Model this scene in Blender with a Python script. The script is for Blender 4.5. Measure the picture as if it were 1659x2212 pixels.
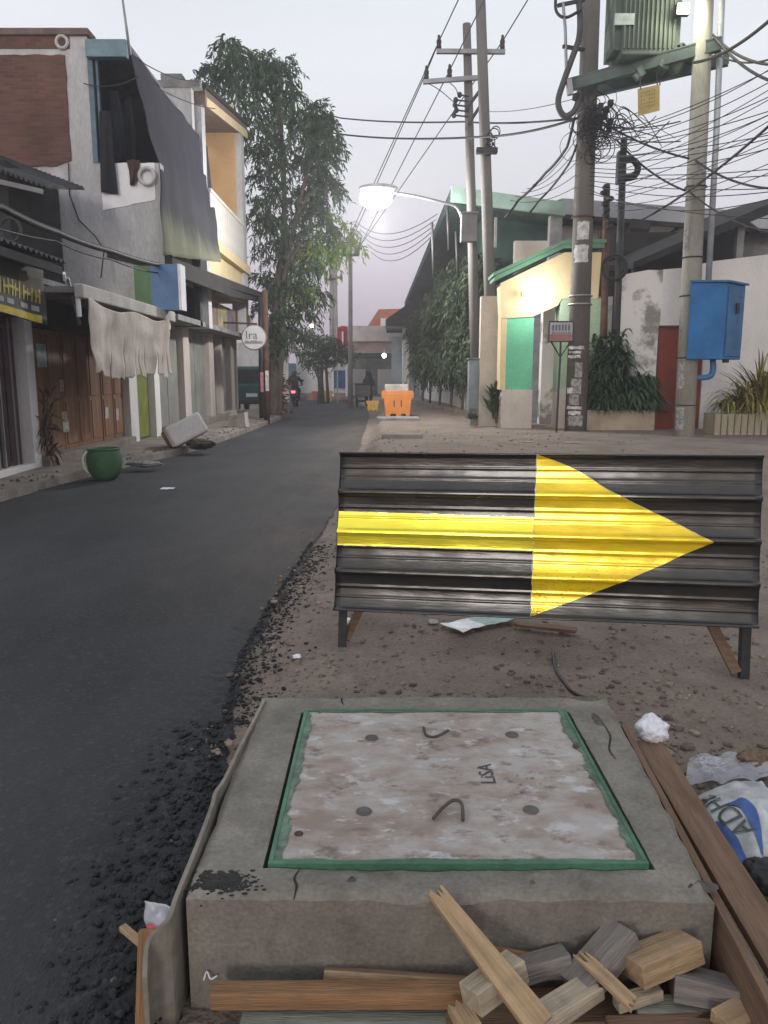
import bpy, math, random
import numpy as np
from mathutils import Vector, Matrix, noise as mnoise
random.seed(7); RNG = np.random.default_rng(7)
for o in list(bpy.data.objects): bpy.data.objects.remove(o)
S = bpy.context.scene
COL = S.collection
V = Vector
R = math.radians
# ------------------------------------------------------------------ camera
CAM = V((0, 0, 1.4)); FPX = 1671.0; CX, CY = 829.5, 1106.0; PITCH = math.atan((1106 - 814) / FPX)
cd = bpy.data.cameras.new('camera'); cam = bpy.data.objects.new('camera', cd); COL.objects.link(cam)
cam.location = CAM; cam.rotation_euler = (math.pi / 2 - PITCH, 0, 0)
cd.sensor_fit = 'VERTICAL'; cd.angle = 2 * math.atan(1106 / FPX); cd.clip_start = .05; cd.clip_end = 3000
S.camera = cam
# ------------------------------------------------------------------ sky: pale dusk overcast
W = bpy.data.worlds.new('World'); S.world = W; W.use_nodes = True
nt = W.node_tree; nt.nodes.clear()
wo = nt.nodes.new('ShaderNodeOutputWorld'); bg = nt.nodes.new('ShaderNodeBackground')
sk = nt.nodes.new('ShaderNodeTexSky'); sk.sky_type = 'NISHITA'; sk.sun_disc = False
sk.sun_elevation = R(11); sk.sun_rotation = R(195); sk.dust_density = 3
tc = nt.nodes.new('ShaderNodeTexCoord'); sx = nt.nodes.new('ShaderNodeSeparateXYZ')
rp = nt.nodes.new('ShaderNodeValToRGB'); el = rp.color_ramp.elements
el[0].position = 0.0; el[0].color = (.5, .4, .49, 1)
el[1].position = 1.0; el[1].color = (.76, .8, .88, 1)
for p, c in ((.10, (.6, .515, .6)), (.22, (.76, .735, .775)), (.34, (.86, .87, .9)), (.55, (.82, .86, .93))):
    e = rp.color_ramp.elements.new(p); e.color = (*c, 1)
mx = nt.nodes.new('ShaderNodeMix'); mx.data_type = 'RGBA'; mx.blend_type = 'ADD'; mx.inputs[0].default_value = .02
nt.links.new(tc.outputs['Generated'], sx.inputs[0]); nt.links.new(sx.outputs['Z'], rp.inputs[0])
nt.links.new(rp.outputs[0], mx.inputs[6]); nt.links.new(sk.outputs[0], mx.inputs[7])
cn = nt.nodes.new('ShaderNodeTexNoise'); cn.inputs['Scale'].default_value = 1.6; cn.inputs['Detail'].default_value = 5; cn.inputs['Distortion'].default_value = .4
cm = nt.nodes.new('ShaderNodeMapping'); cm.inputs['Scale'].default_value = (1, 1, 3.2); nt.links.new(tc.outputs['Generated'], cm.inputs[0]); nt.links.new(cm.outputs[0], cn.inputs[0])
cr = nt.nodes.new('ShaderNodeMapRange'); cr.inputs[1].default_value = .3; cr.inputs[2].default_value = .7; cr.inputs[3].default_value = .94; cr.inputs[4].default_value = 1.05; nt.links.new(cn.outputs['Fac'], cr.inputs[0])
cs_ = nt.nodes.new('ShaderNodeVectorMath'); cs_.operation = 'SCALE'; nt.links.new(mx.outputs[2], cs_.inputs[0]); nt.links.new(cr.outputs[0], cs_.inputs['Scale'])
nt.links.new(cs_.outputs[0], bg.inputs[0]); bg.inputs[1].default_value = 1.0
nt.links.new(bg.outputs[0], wo.inputs[0])
sl = bpy.data.lights.new('sun', 'SUN'); sl.energy = .75; sl.angle = R(12); sl.color = (1, .95, .9)
so = bpy.data.objects.new('sun', sl); COL.objects.link(so); so.rotation_euler = V((.258 * math.cos(R(11)), .966 * math.cos(R(11)), -math.sin(R(11)))).to_track_quat('-Z', 'Y').to_euler(); so.location = (0, -5, 30)
S.view_settings.view_transform = 'Standard'; S.view_settings.look = 'None'
S.view_settings.gamma = 1; S.view_settings.use_curve_mapping = False; S.view_settings.exposure = -.05
S.render.engine = 'CYCLES'
C_ = S.cycles; C_.max_bounces = 5; C_.diffuse_bounces = 3; C_.glossy_bounces = 2; C_.transmission_bounces = 3; C_.transparent_max_bounces = 6; C_.volume_bounces = 0; C_.caustics_reflective = False; C_.caustics_refractive = False
# ------------------------------------------------------------------ photo measurements -> places
def ray(x, y):
    a = x - CX; b = CY - y
    return V((a, FPX * math.cos(PITCH) + b * math.sin(PITCH), -FPX * math.sin(PITCH) + b * math.cos(PITCH)))
def at(x, y, Y): d = ray(x, y); return CAM + d * (Y / d.y)
def gr(x, y, z=0.): d = ray(x, y); return CAM + d * ((z - CAM.z) / d.z)
def onx(x, y, X): d = ray(x, y); return CAM + d * (X / d.x)
def hit(x, y, p, n): d = ray(x, y); return CAM + d * ((p - CAM).dot(n) / d.dot(n))
def ss(t): t = max(0., min(1., t)); return t * t * (3 - 2 * t)
def lerp(a, b, t): return a + (b - a) * t
def nz(x, y, s=1., k=0.): return mnoise.noise(V((x * s, y * s, k)))
# ------------------------------------------------------------------ materials
MATS = {}
def M(name, col, rough=.85, var=.22, scale=5., bump=.25, bscale=45., metal=0., col2=None, stretch=(1, 1, 1), amt=None, island=0., coat=0., spec=.4, emit=None, estr=0., alpha=1., trans=0., detail=6., lo=.35, hi=.65, stain=None):
    if name in MATS: return MATS[name]
    m = bpy.data.materials.new(name); m.use_nodes = True; n = m.node_tree; N = n.nodes; L = n.links
    b = N['Principled BSDF']
    b.inputs['Roughness'].default_value = rough; b.inputs['Metallic'].default_value = metal
    b.inputs['Specular IOR Level'].default_value = spec; b.inputs['Coat Weight'].default_value = coat; b.inputs['Coat Roughness'].default_value = .15
    t = N.new('ShaderNodeTexCoord'); mp = N.new('ShaderNodeMapping'); mp.inputs['Scale'].default_value = stretch
    L.new(t.outputs['Object'], mp.inputs[0])
    no = N.new('ShaderNodeTexNoise'); no.inputs['Scale'].default_value = scale; no.inputs['Detail'].default_value = detail; no.inputs['Roughness'].default_value = .62
    L.new(mp.outputs[0], no.inputs[0])
    r = N.new('ShaderNodeValToRGB'); e = r.color_ramp.elements; e[0].position = lo; e[1].position = hi
    c2 = col2 if col2 else [min(1, c * (1 + var)) for c in col]
    c1 = col if col2 else [c * (1 - var) for c in col]
    e[0].color = (*c1, 1); e[1].color = (*c2, 1)
    L.new(no.outputs['Fac'], r.inputs[0]); out = r.outputs[0]
    # fine grain so that nothing is one flat tone
    n2 = N.new('ShaderNodeTexNoise'); n2.inputs['Scale'].default_value = bscale; n2.inputs['Detail'].default_value = 5
    L.new(mp.outputs[0], n2.inputs[0])
    ml = N.new('ShaderNodeMix'); ml.data_type = 'RGBA'; ml.blend_type = 'OVERLAY'; ml.inputs[0].default_value = min(.6, .15 + var * .6)
    L.new(out, ml.inputs[6]); L.new(n2.outputs['Fac'], ml.inputs[7]); out = ml.outputs[2]
    if stain:
        n3 = N.new('ShaderNodeTexNoise'); n3.inputs['Scale'].default_value = stain[0]; n3.inputs['Detail'].default_value = 8; n3.inputs['Roughness'].default_value = .7; L.new(t.outputs['Object'], n3.inputs[0])
        m3 = N.new('ShaderNodeMapRange'); m3.inputs[1].default_value = stain[1]; m3.inputs[2].default_value = stain[1] + .2; m3.inputs[4].default_value = stain[2]; L.new(n3.outputs['Fac'], m3.inputs[0])
        mm = N.new('ShaderNodeMix'); mm.data_type = 'RGBA'; L.new(m3.outputs[0], mm.inputs[0]); L.new(out, mm.inputs[6]); mm.inputs[7].default_value = (*stain[3], 1); out = mm.outputs[2]
    if island:
        g = N.new('ShaderNodeNewGeometry'); h = N.new('ShaderNodeHueSaturation')
        mr = N.new('ShaderNodeMapRange'); mr.inputs[3].default_value = 1 - island; mr.inputs[4].default_value = 1 + island
        mh = N.new('ShaderNodeMapRange'); mh.inputs[3].default_value = .5 - island * .06; mh.inputs[4].default_value = .5 + island * .04
        L.new(g.outputs['Random Per Island'], mr.inputs[0]); L.new(mr.outputs[0], h.inputs['Value'])
        L.new(g.outputs['Random Per Island'], mh.inputs[0]); L.new(mh.outputs[0], h.inputs['Hue'])
        L.new(out, h.inputs['Color']); out = h.outputs[0]
    L.new(out, b.inputs['Base Color'])
    if bump:
        bp = N.new('ShaderNodeBump'); bp.inputs['Strength'].default_value = bump; bp.inputs['Distance'].default_value = .02
        L.new(n2.outputs['Fac'], bp.inputs['Height']); L.new(bp.outputs[0], b.inputs['Normal'])
    if emit:
        b.inputs['Emission Color'].default_value = (*emit, 1); b.inputs['Emission Strength'].default_value = estr
    if trans: b.inputs['Transmission Weight'].default_value = trans
    if alpha < 1: b.inputs['Alpha'].default_value = alpha
    MATS[name] = m
    return m
def srgb(r, g, b): return tuple(((c / 255) / 12.92 if c <= 10 else ((c / 255 + .055) / 1.055) ** 2.4) for c in (r, g, b))
asphalt = M('asphalt', (.016, .0175, .021), .82, .3, .7, .8, 130, spec=.35, col2=(.052, .053, .057), lo=.36, hi=.68, detail=12, stretch=(1, .45, 1))
asphalt_old = M('asphalt_crumb', (.014, .015, .017), .8, .4, 9, .4, 90, island=.5)
dirt = M('dirt', (.138, .108, .087), .95, .4, 1.9, .9, 55, col2=(.24, .196, .16), lo=.3, hi=.7, detail=11, stain=(9, .52, .5, (.1, .08, .062)))
pebble_m = M('pebble', (.17, .138, .11), .95, .35, 9, .3, 60, island=.42)
sidewalk_m = M('sidewalk', (.2, .175, .15), .95, .3, 2.2, .5, 40)
concrete = M('concrete', (.105, .097, .083), .93, .4, 4.5, .22, 90, col2=(.245, .226, .195), lo=.26, hi=.7, detail=12, stain=(13, .55, .6, (.085, .075, .062)))
concrete_d = M('concrete_grey', (.2, .2, .2), .93, .3, 2, .4, 40)
pole_c = M('pole_concrete', (.16, .15, .14), .9, .2, 1.5, .2, 40, stretch=(1, 1, .25))
pole_pale = M('pole_pale', (.33, .325, .28), .9, .22, 1.3, .2, 40, stretch=(1, 1, .25))
plaster = M('plaster_grey', (.33, .33, .335), .93, .3, 1.1, .3, 30, stretch=(1, 1, .3), col2=(.6, .6, .605), lo=.3, hi=.64, detail=10, stain=(2.3, .56, .55, (.2, .2, .19)))
white_wall = M('white_wall', (.62, .605, .59), .9, .12, .8, .2, 25, stretch=(1, 1, .5), stain=(1.7, .58, .4, (.36, .34, .31)))
white_patch = M('white_paint', (.78, .78, .8), .9, .08, 3, .1, 25)
peeling = M('peeling_wall', (.24, .225, .205), .93, .2, 1.1, .3, 30, col2=(.66, .64, .62), lo=.43, hi=.5, detail=9)
cream = M('cream_paint', (.62, .5, .3), .85, .1, 1.2, .12, 30)
cream_block = M('cream_block', (.5, .45, .4), .9, .14, 1.5, .2, 30)
mint = M('mint_paint', (.13, .44, .27), .7, .12, 1.5, .12, 30)
pale_green = M('pale_green_paint', (.33, .45, .32), .8, .12, 1.5, .12, 30)
coping_g = M('green_coping', (.11, .24, .16), .7, .15, 2, .1, 30)
roof_green = M('roof_green', (.25, .35, .3), .7, .2, 1.5, .15, 30)
dark_green = M('dark_green_sheet', (.022, .05, .042), .85, .3, 2, .15, 30)
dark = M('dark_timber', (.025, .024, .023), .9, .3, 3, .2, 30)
steel = M('steel', (.3, .3, .31), .5, .15, 4, .1, 60, metal=.6)
steel_d = M('steel_dark', (.035, .035, .037), .6, .3, 4, .15, 60, metal=.3)
rusty = M('rust_brown', (.09, .045, .03), .9, .4, 6, .3, 60)
rubber = M('cable_black', (.018, .018, .02), .6, .2, 8, .1, 60)
ceram = M('insulator', (.03, .02, .018), .25, .2, 8, 0, 60)
zinc = M('zinc_sheet', (.06, .062, .065), .6, .35, 4, .15, 60, metal=.3)
grey_roof = M('grey_roof_sheet', (.34, .35, .37), .6, .15, 2, .1, 60)
def wood(name, c, v=.24, st=(1.2, 16, 16)): return M(name, c, .9, v, 3.0, .35, 15, stretch=st, stain=(17, .54, .45, (.14, .12, .1)))
w_tan = wood('wood_tan', (.34, .235, .135)); w_pale = wood('wood_pale', (.36, .3, .22)); w_orange = wood('wood_orange', (.25, .14, .07))
w_grey = wood('wood_grey', (.19, .172, .155)); w_brown = wood('wood_brown', (.16, .1, .065)); w_green = wood('wood_greenish', (.22, .23, .19))
door_brown = M('door_brown', (.2, .105, .058), .7, .3, 2, .2, 30, stretch=(6, 6, .6))
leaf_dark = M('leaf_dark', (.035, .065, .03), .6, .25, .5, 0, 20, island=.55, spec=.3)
leaf_lit = M('leaf_lamplit', (.13, .21, .03), .6, .25, .5, 0, 20, island=.4, spec=.3)  # yellower green paints the lamplight onto these leaves
leaf_hedge = M('leaf_hedge', (.036, .054, .026), .6, .35, .5, 0, 20, island=.6, spec=.3)
leaf_shrub = M('leaf_shrub', (.032, .065, .028), .45, .25, .6, 0, 20, island=.5, spec=.4)
leaf_spike = M('leaf_yellow', (.11, .13, .03), .5, .3, 3, 0, 20, island=.45, col2=(.3, .24, .05))
bark = M('bark', (.085, .068, .055), .95, .35, 6, .6, 30, stretch=(1, 1, .3))
# ------------------------------------------------------------------ mesh builder
ORG = {}
class MB:
    def __init__(s): s.v = []; s.f = []
    def add(s, vs, fs):
        k = len(s.v); s.v += [tuple(p) for p in vs]; s.f += [tuple(i + k for i in f) for f in fs]; return s
    def box(s, x0, x1, y0, y1, z0, z1):
        return s.add([(x0, y0, z0), (x1, y0, z0), (x1, y1, z0), (x0, y1, z0), (x0, y0, z1), (x1, y0, z1), (x1, y1, z1), (x0, y1, z1)],
                     [(0, 3, 2, 1), (4, 5, 6, 7), (0, 1, 5, 4), (1, 2, 6, 5), (2, 3, 7, 6), (3, 0, 4, 7)])
    def prism(s, pts, ext):
        n = len(pts); ext = V(ext); a = [V(p) for p in pts]
        return s.add(a + [p + ext for p in a], [tuple(range(n)), tuple(range(2 * n - 1, n - 1, -1))] + [(i, n + i, n + (i + 1) % n, (i + 1) % n) for i in range(n)])
    def tube(s, pts, r, n=8, cap=True):
        P = [V(p) for p in pts]; m = len(P); rs = r if hasattr(r, '__len__') else [r] * m
        ref = None; vs = []
        for i in range(m):
            t = (P[min(i + 1, m - 1)] - P[max(i - 1, 0)]).normalized()
            if ref is None: ref = t.orthogonal().normalized()
            ref = (ref - t * ref.dot(t))
            ref = ref.normalized() if ref.length > 1e-5 else t.orthogonal().normalized()
            b = t.cross(ref)
            for k in range(n):
                a = 2 * math.pi * k / n; vs.append(P[i] + (ref * math.cos(a) + b * math.sin(a)) * rs[i])
        fs = [(i * n + k, i * n + (k + 1) % n, (i + 1) * n + (k + 1) % n, (i + 1) * n + k) for i in range(m - 1) for k in range(n)]
        if cap: fs += [tuple(range(n - 1, -1, -1)), tuple((m - 1) * n + k for k in range(n))]
        return s.add(vs, fs)
    def bar(s, a, b, w, h, up=(0, 0, 1)):
        a = V(a); b = V(b); t = (b - a).normalized(); u = V(up); sd = t.cross(u)
        if sd.length < 1e-4: sd = t.cross(V((0, 1, 0)))
        sd.normalize(); u = sd.cross(t)
        q = [p + sd * (i * w / 2) + u * (j * h / 2) for p in (a, b) for i, j in ((-1, -1), (1, -1), (1, 1), (-1, 1))]
        return s.add(q, [(0, 3, 2, 1), (4, 5, 6, 7), (0, 1, 5, 4), (1, 2, 6, 5), (2, 3, 7, 6), (3, 0, 4, 7)])
    def ball(s, c, r, n=12, m=8):
        r = r if hasattr(r, '__len__') else (r, r, r); vs = []
        for j in range(m + 1):
            p = math.pi * j / m
            for i in range(n):
                a = 2 * math.pi * i / n
                vs.append((c[0] + r[0] * math.sin(p) * math.cos(a), c[1] + r[1] * math.sin(p) * math.sin(a), c[2] + r[2] * math.cos(p)))
        return s.add(vs, [(j * n + i, (j + 1) * n + i, (j + 1) * n + (i + 1) % n, j * n + (i + 1) % n) for j in range(m) for i in range(n)])
    def lathe(s, c, prof, n=24):
        vs = [(c[0] + r * math.cos(2 * math.pi * i / n), c[1] + r * math.sin(2 * math.pi * i / n), c[2] + z) for r, z in prof for i in range(n)]
        return s.add(vs, [(j * n + i, j * n + (i + 1) % n, (j + 1) * n + (i + 1) % n, (j + 1) * n + i) for j in range(len(prof) - 1) for i in range(n)])
    def ring(s, c, R_, r, ax, n=24, m=8):
        ax = V(ax).normalized(); u = ax.orthogonal().normalized(); w = ax.cross(u); c = V(c)
        return s.tube([c + (u * math.cos(2 * math.pi * i / n) + w * math.sin(2 * math.pi * i / n)) * R_ for i in range(n + 1)], r, m, False)
    def grid(s, fn, nu, nv):
        vs = [fn(i / nu, j / nv) for j in range(nv + 1) for i in range(nu + 1)]; w = nu + 1
        return s.add(vs, [(j * w + i, j * w + i + 1, (j + 1) * w + i + 1, (j + 1) * w + i) for j in range(nv) for i in range(nu)])
    def build(s, name, mat, parent=None, smooth=False, bevel=0., solid=0., sub=0, org=None):
        if parent is not None: og = ORG[parent.name]
        elif org is not None: og = V(org)
        else:
            A = np.array([tuple(p) for p in s.v]); og = V(((A[:, 0].min() + A[:, 0].max()) / 2, (A[:, 1].min() + A[:, 1].max()) / 2, A[:, 2].min()))
        me = bpy.data.meshes.new(name); me.from_pydata([(p[0] - og.x, p[1] - og.y, p[2] - og.z) for p in s.v], [], s.f); me.update()
        o = bpy.data.objects.new(name, me); COL.objects.link(o); me.materials.append(mat)
        if parent is not None: o.parent = parent
        else: o.location = og
        ORG[o.name] = og
        if smooth:
            me.polygons.foreach_set('use_smooth', [True] * len(me.polygons))
        if solid:
            d = o.modifiers.new('solid', 'SOLIDIFY'); d.thickness = solid; d.offset = 0
        if bevel:
            d = o.modifiers.new('bevel', 'BEVEL'); d.width = bevel; d.segments = 2; d.limit_method = 'ANGLE'
        if sub:
            d = o.modifiers.new('sub', 'SUBSURF'); d.levels = sub; d.render_levels = sub
        return o
def tag(o, label=None, cat=None, group=None, kind=None):
    for k, v in (('label', label), ('category', cat), ('group', group), ('kind', kind)):
        if v: o[k] = v
    return o
def thing(name, label, cat, loc, group=None):
    o = bpy.data.objects.new(name, None); COL.objects.link(o); o.location = V(loc); o.empty_display_size = .1
    ORG[o.name] = V(loc); return tag(o, label, cat, group)
def part(name, mat, parent, *boxes, **k):
    b = MB()
    for q in boxes: b.box(*q)
    return b.build(name, mat, parent, **k)
def arr_mesh(name, verts, faces, mat, parent=None, org=None, smooth=False):
    og = ORG[parent.name] if parent is not None else V(org or (0, 0, 0))
    me = bpy.data.meshes.new(name); v = (verts - np.array(og)).astype(np.float32); f = faces.astype(np.int32); k = f.shape[1]
    me.vertices.add(len(v)); me.vertices.foreach_set('co', v.ravel()); me.loops.add(f.size); me.loops.foreach_set('vertex_index', f.ravel())
    me.polygons.add(len(f)); me.polygons.foreach_set('loop_start', np.arange(0, f.size, k, dtype=np.int32)); me.update(calc_edges=True); me.validate()
    o = bpy.data.objects.new(name, me); COL.objects.link(o); me.materials.append(mat); ORG[o.name] = og
    if parent is not None: o.parent = parent
    else: o.location = og
    if smooth: me.polygons.foreach_set('use_smooth', [True] * len(f))
    return o
def copy_tree(o, parent=None, shift=(0, 0, 0)):
    c = o.copy(); COL.objects.link(c); c.parent = parent; ORG[c.name] = ORG[o.name] + V(shift)
    if parent is None: c.location = o.location + V(shift)
    for ch in list(o.children): copy_tree(ch, c, shift)
    return c
def text_geo(t, size=1.):
    cu = bpy.data.curves.new('t', 'FONT'); cu.body = t; cu.size = size; cu.resolution_u = 3
    o = bpy.data.objects.new('t', cu); COL.objects.link(o); dg = bpy.context.evaluated_depsgraph_get()
    me = o.evaluated_get(dg).to_mesh(); vs = [v.co.copy() for v in me.vertices]; fs = [tuple(p.vertices) for p in me.polygons]
    o.to_mesh_clear(); bpy.data.objects.remove(o); bpy.data.curves.remove(cu); return vs, fs
def catenary(a, b, sag, n=16): return [V(a).lerp(V(b), i / n) - V((0, 0, sag * 4 * (i / n) * (1 - i / n))) for i in range(n + 1)]
def spline(pts, n=8):
    P = [V(p) for p in pts]; P = [P[0] * 2 - P[1]] + P + [P[-1] * 2 - P[-2]]; out = []
    for i in range(1, len(P) - 2):
        for k in range(n):
            t = k / n; a, b, c, d = P[i - 1:i + 3]
            out.append(.5 * ((2 * b) + (c - a) * t + (2 * a - 5 * b + 4 * c - d) * t * t + (3 * b - a - 3 * c + d) * t ** 3))
    return out + [P[-2]]
def leaf_quads(P, D, Lh, Wd, droop=.25):
    n = len(P); D = D / np.linalg.norm(D, axis=1, keepdims=True); rnd = RNG.normal(size=(n, 3)); sd = np.cross(D, rnd); sd /= np.linalg.norm(sd, axis=1, keepdims=True) + 1e-9
    Lh = np.broadcast_to(np.asarray(Lh, float), (n,))[:, None]; Wd = np.broadcast_to(np.asarray(Wd, float), (n,))[:, None]
    mid = P + D * Lh * .45; tip = P + D * Lh; tip[:, 2] -= (Lh[:, 0] * droop)
    v = np.stack([P, mid + sd * Wd / 2, tip, mid - sd * Wd / 2], 1).reshape(-1, 3)
    return v, np.arange(n * 4).reshape(-1, 4)
def twig_leaves(centres, radii, per, leaves, tl, ll, lw, droop=.8):
    """drooping twigs with leaves, spread through ellipsoid clumps"""
    C = np.asarray(centres, float); Rr = np.asarray(radii, float); A = []; B = []; LL = []
    for c, r in zip(C, Rr):
        k = max(1, int(per * r[0] * r[2] * 4 + 5))
        u = RNG.normal(size=(k, 3)); u /= np.linalg.norm(u, axis=1, keepdims=True); p0 = c + u * r * (RNG.random((k, 1)) ** .4)
        d = u * [1, 1, .5] + RNG.normal(size=(k, 3)) * .35; d /= np.linalg.norm(d, axis=1, keepdims=True)
        t = (np.arange(leaves) + .5) / leaves
        pts = p0[:, None] + d[:, None] * t[None, :, None] * tl
        pts[:, :, 2] -= droop * tl * (t ** 2)[None]
        dd = d[:, None] * .5 + RNG.normal(size=(k, leaves, 3)) * .55; dd[:, :, 2] -= droop * .9
        A.append(pts.reshape(-1, 3)); B.append(dd.reshape(-1, 3))
    P = np.concatenate(A); D = np.concatenate(B); n = len(P)
    return leaf_quads(P, D, ll * RNG.uniform(.6, 1.25, n), lw * RNG.uniform(.7, 1.3, n), .2)
def skin(name, nodes, edges, mat, parent, sub=2):
    og = ORG[parent.name]; ks = list(nodes); me = bpy.data.meshes.new(name)
    me.from_pydata([tuple(V(nodes[k][0]) - og) for k in ks], [(ks.index(a), ks.index(b)) for a, b in edges], []); me.update()
    o = bpy.data.objects.new(name, me); COL.objects.link(o); o.parent = parent; ORG[o.name] = og; me.materials.append(mat)
    m = o.modifiers.new('skin', 'SKIN'); m.use_smooth_shade = True
    if not me.skin_vertices: me.attributes
    for i, k in enumerate(ks):
        r = nodes[k][1]; r = r if hasattr(r, '__len__') else (r, r); me.skin_vertices[0].data[i].radius = r
        me.skin_vertices[0].data[i].use_root = (i == 0)
    s = o.modifiers.new('sub', 'SUBSURF'); s.levels = sub; s.render_levels = sub
    return o
# ================================================================== GROUND, ROAD, PAVEMENT
def interp(T, y):
    for (x0, y0), (x1, y1) in zip(T, T[1:]):
        if y0 <= y <= y1: return lerp(x0, x1, (y - y0) / (y1 - y0))
    return T[-1][0] if y > T[-1][1] else T[0][0]
RE = [(-.45, -8), (-.45, .8), (-.46, 1.7), (-.47, 2.1), (-.52, 2.4), (-.6, 2.8), (-.665, 3.2), (-.71, 3.72), (-.7, 4.65), (-.638, 5.78), (-.59, 6.93), (-.505, 8.8), (-.385, 16.3), (-.4, 27.8), (-.7, 36), (-1.6, 48), (-4, 56)]
def gz(x, y):
    h = .25 * ss((y - 5) / 9) * ss((x - interp(RE, y) + .02) / .4) - .035 * (1 - ss((y - 7) / 5)) - .07 * ss((interp(RE, y) - .1 - x) / .25)
    if y < 12 and -1.6 < x < 6:
        k = 1 - ss((y - 7) / 5)
        h += k * (.022 * nz(x, y, 1.7) + .012 * nz(x, y, 5, 3) + .006 * nz(x, y, 14, 5) + .003 * nz(x, y, 33, 8))
    return h
def graded(segs):
    out = []
    for a, b, st in segs: out += list(np.arange(a, b - 1e-6, st))
    return out + [segs[-1][1]]
gx = graded([(-120, -40, 20), (-40, -8, 4), (-8, -1.4, .6), (-1.4, 3.2, .035), (3.2, 8, .3), (8, 40, 4), (40, 120, 20)])
gy = graded([(-42, 0, 6), (0, 1.2, .3), (1.2, 6, .035), (6, 12, .12), (12, 30, .6), (30, 80, 5), (80, 200, 20)])
b = MB(); w = len(gx)
b.v = [(x, y, gz(x, y)) for y in gy for x in gx]
b.f = [(j * w + i, j * w + i + 1, (j + 1) * w + i + 1, (j + 1) * w + i) for j in range(len(gy) - 1) for i in range(w - 1)]
tag(b.build('ground', dirt, smooth=True, org=(0, 0, 0)), kind='structure')
# road: right edge frays into the dirt, left edge follows the shops
LE = [(-4.55, -8), (-4.5, 4), (-4.35, 8.65), (-4.3, 9.76), (-4.14, 11.46), (-3.62, 14.7), (-3.5, 18.9), (-3.43, 26.2), (-4.3, 34), (-6.5, 42), (-13, 48), (-20, 56)]
ry = graded([(-8, 1, .5), (1, 4.5, .014), (4.5, 7, .04), (7, 14, .12), (14, 56, 1)])
b = MB(); nu = 90
for y in ry:
    r = interp(RE, y) + (.045 * nz(0, y, 3.1) + .03 * nz(0, y, 9, 4) + .016 * nz(0, y, 31, 7)) * (1 if y < 16 else .3)
    l = interp(LE, y) + .03 * nz(3, y, 2)
    for i in range(nu + 1):
        t = i / nu; x = lerp(l, r, t ** .38)
        z = .012 * nz(x, y, .5) * (y < 20) + .004 * nz(x, y, 3, 2)
        k_ = ss((x + .95 - .12 * nz(1, y, 1.5)) / .25) * (y < 4.2); z += k_ * (.012 * nz(x, y, 22, 3) + .008 * nz(x, y, 55, 6) - .008); z -= .012 * ss((x - r + .16) / .16)
        b.v.append((x, y, z))
    b.v.append((r + .02, y, -.06))
w = nu + 2
b.f = [(j * w + i, j * w + i + 1, (j + 1) * w + i + 1, (j + 1) * w + i) for j in range(len(ry) - 1) for i in range(w - 1)]
def road_dust():
    n = asphalt.node_tree; N = n.nodes; L = n.links; bs = N['Principled BSDF']; src = bs.inputs['Base Color'].links[0].from_socket
    tx = N.new('ShaderNodeTexCoord'); sp = N.new('ShaderNodeSeparateXYZ'); L.new(tx.outputs['Object'], sp.inputs[0])
    def mr(x, a, c, lo_=0., hi_=1.): q = N.new('ShaderNodeMapRange'); q.interpolation_type = 'SMOOTHSTEP'; q.inputs[1].default_value = a; q.inputs[2].default_value = c; q.inputs[3].default_value = lo_; q.inputs[4].default_value = hi_; L.new(x, q.inputs[0]); return q.outputs[0]
    def mu(a, c): q = N.new('ShaderNodeMath'); q.operation = 'MULTIPLY'; L.new(a, q.inputs[0]); L.new(c, q.inputs[1]); return q.outputs[0]
    no = N.new('ShaderNodeTexNoise'); no.inputs['Scale'].default_value = 1.1; no.inputs['Detail'].default_value = 11; no.inputs['Roughness'].default_value = .68; mp = N.new('ShaderNodeMapping'); mp.inputs['Scale'].default_value = (1.6, .5, 1); L.new(tx.outputs['Object'], mp.inputs[0]); L.new(mp.outputs[0], no.inputs[0])
    f = mu(mu(mr(sp.outputs['X'], -2.3, -.5), mr(sp.outputs['Y'], 3.2, 7.)), mr(no.outputs['Fac'], .3, .75, .1, .85))
    m_ = N.new('ShaderNodeMix'); m_.data_type = 'RGBA'; L.new(f, m_.inputs[0]); L.new(src, m_.inputs[6]); m_.inputs[7].default_value = (.12, .098, .08, 1)
    vo = N.new('ShaderNodeTexVoronoi'); vo.inputs['Scale'].default_value = 70; L.new(tx.outputs['Object'], vo.inputs[0]); sc = N.new('ShaderNodeSeparateColor'); L.new(vo.outputs['Color'], sc.inputs[0])
    m2 = N.new('ShaderNodeMix'); m2.data_type = 'RGBA'; L.new(mr(sc.outputs[0], .8, 1., 0., .55), m2.inputs[0]); L.new(m_.outputs[2], m2.inputs[6]); m2.inputs[7].default_value = (.075, .072, .068, 1); L.new(m2.outputs[2], bs.inputs['Base Color'])
road_dust()
tag(b.build('road', asphalt, smooth=True, org=(0, 0, 0)), kind='structure')
# pavement before the shops with a worn kerb
b = MB(); py = graded([(0, 8, 1), (8, 31, .25)])
for y in py:
    l = interp(LE, y) + .025 * nz(7, y, 2.3) - .02
    z = .1 + .015 * nz(1, y, 1.3)
    b.v += [(l, y, -.05), (l - .02, y, z), (l - .14, y, z + .01), (l - .7, y, z + .02), (-5.6, y, z + .02)]
b.f = [(j * 5 + i, (j + 1) * 5 + i, (j + 1) * 5 + i + 1, j * 5 + i + 1) for j in range(len(py) - 1) for i in range(4)]
tag(b.build('pavement', sidewalk_m, org=(0, 0, 0)), kind='structure')
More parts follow.
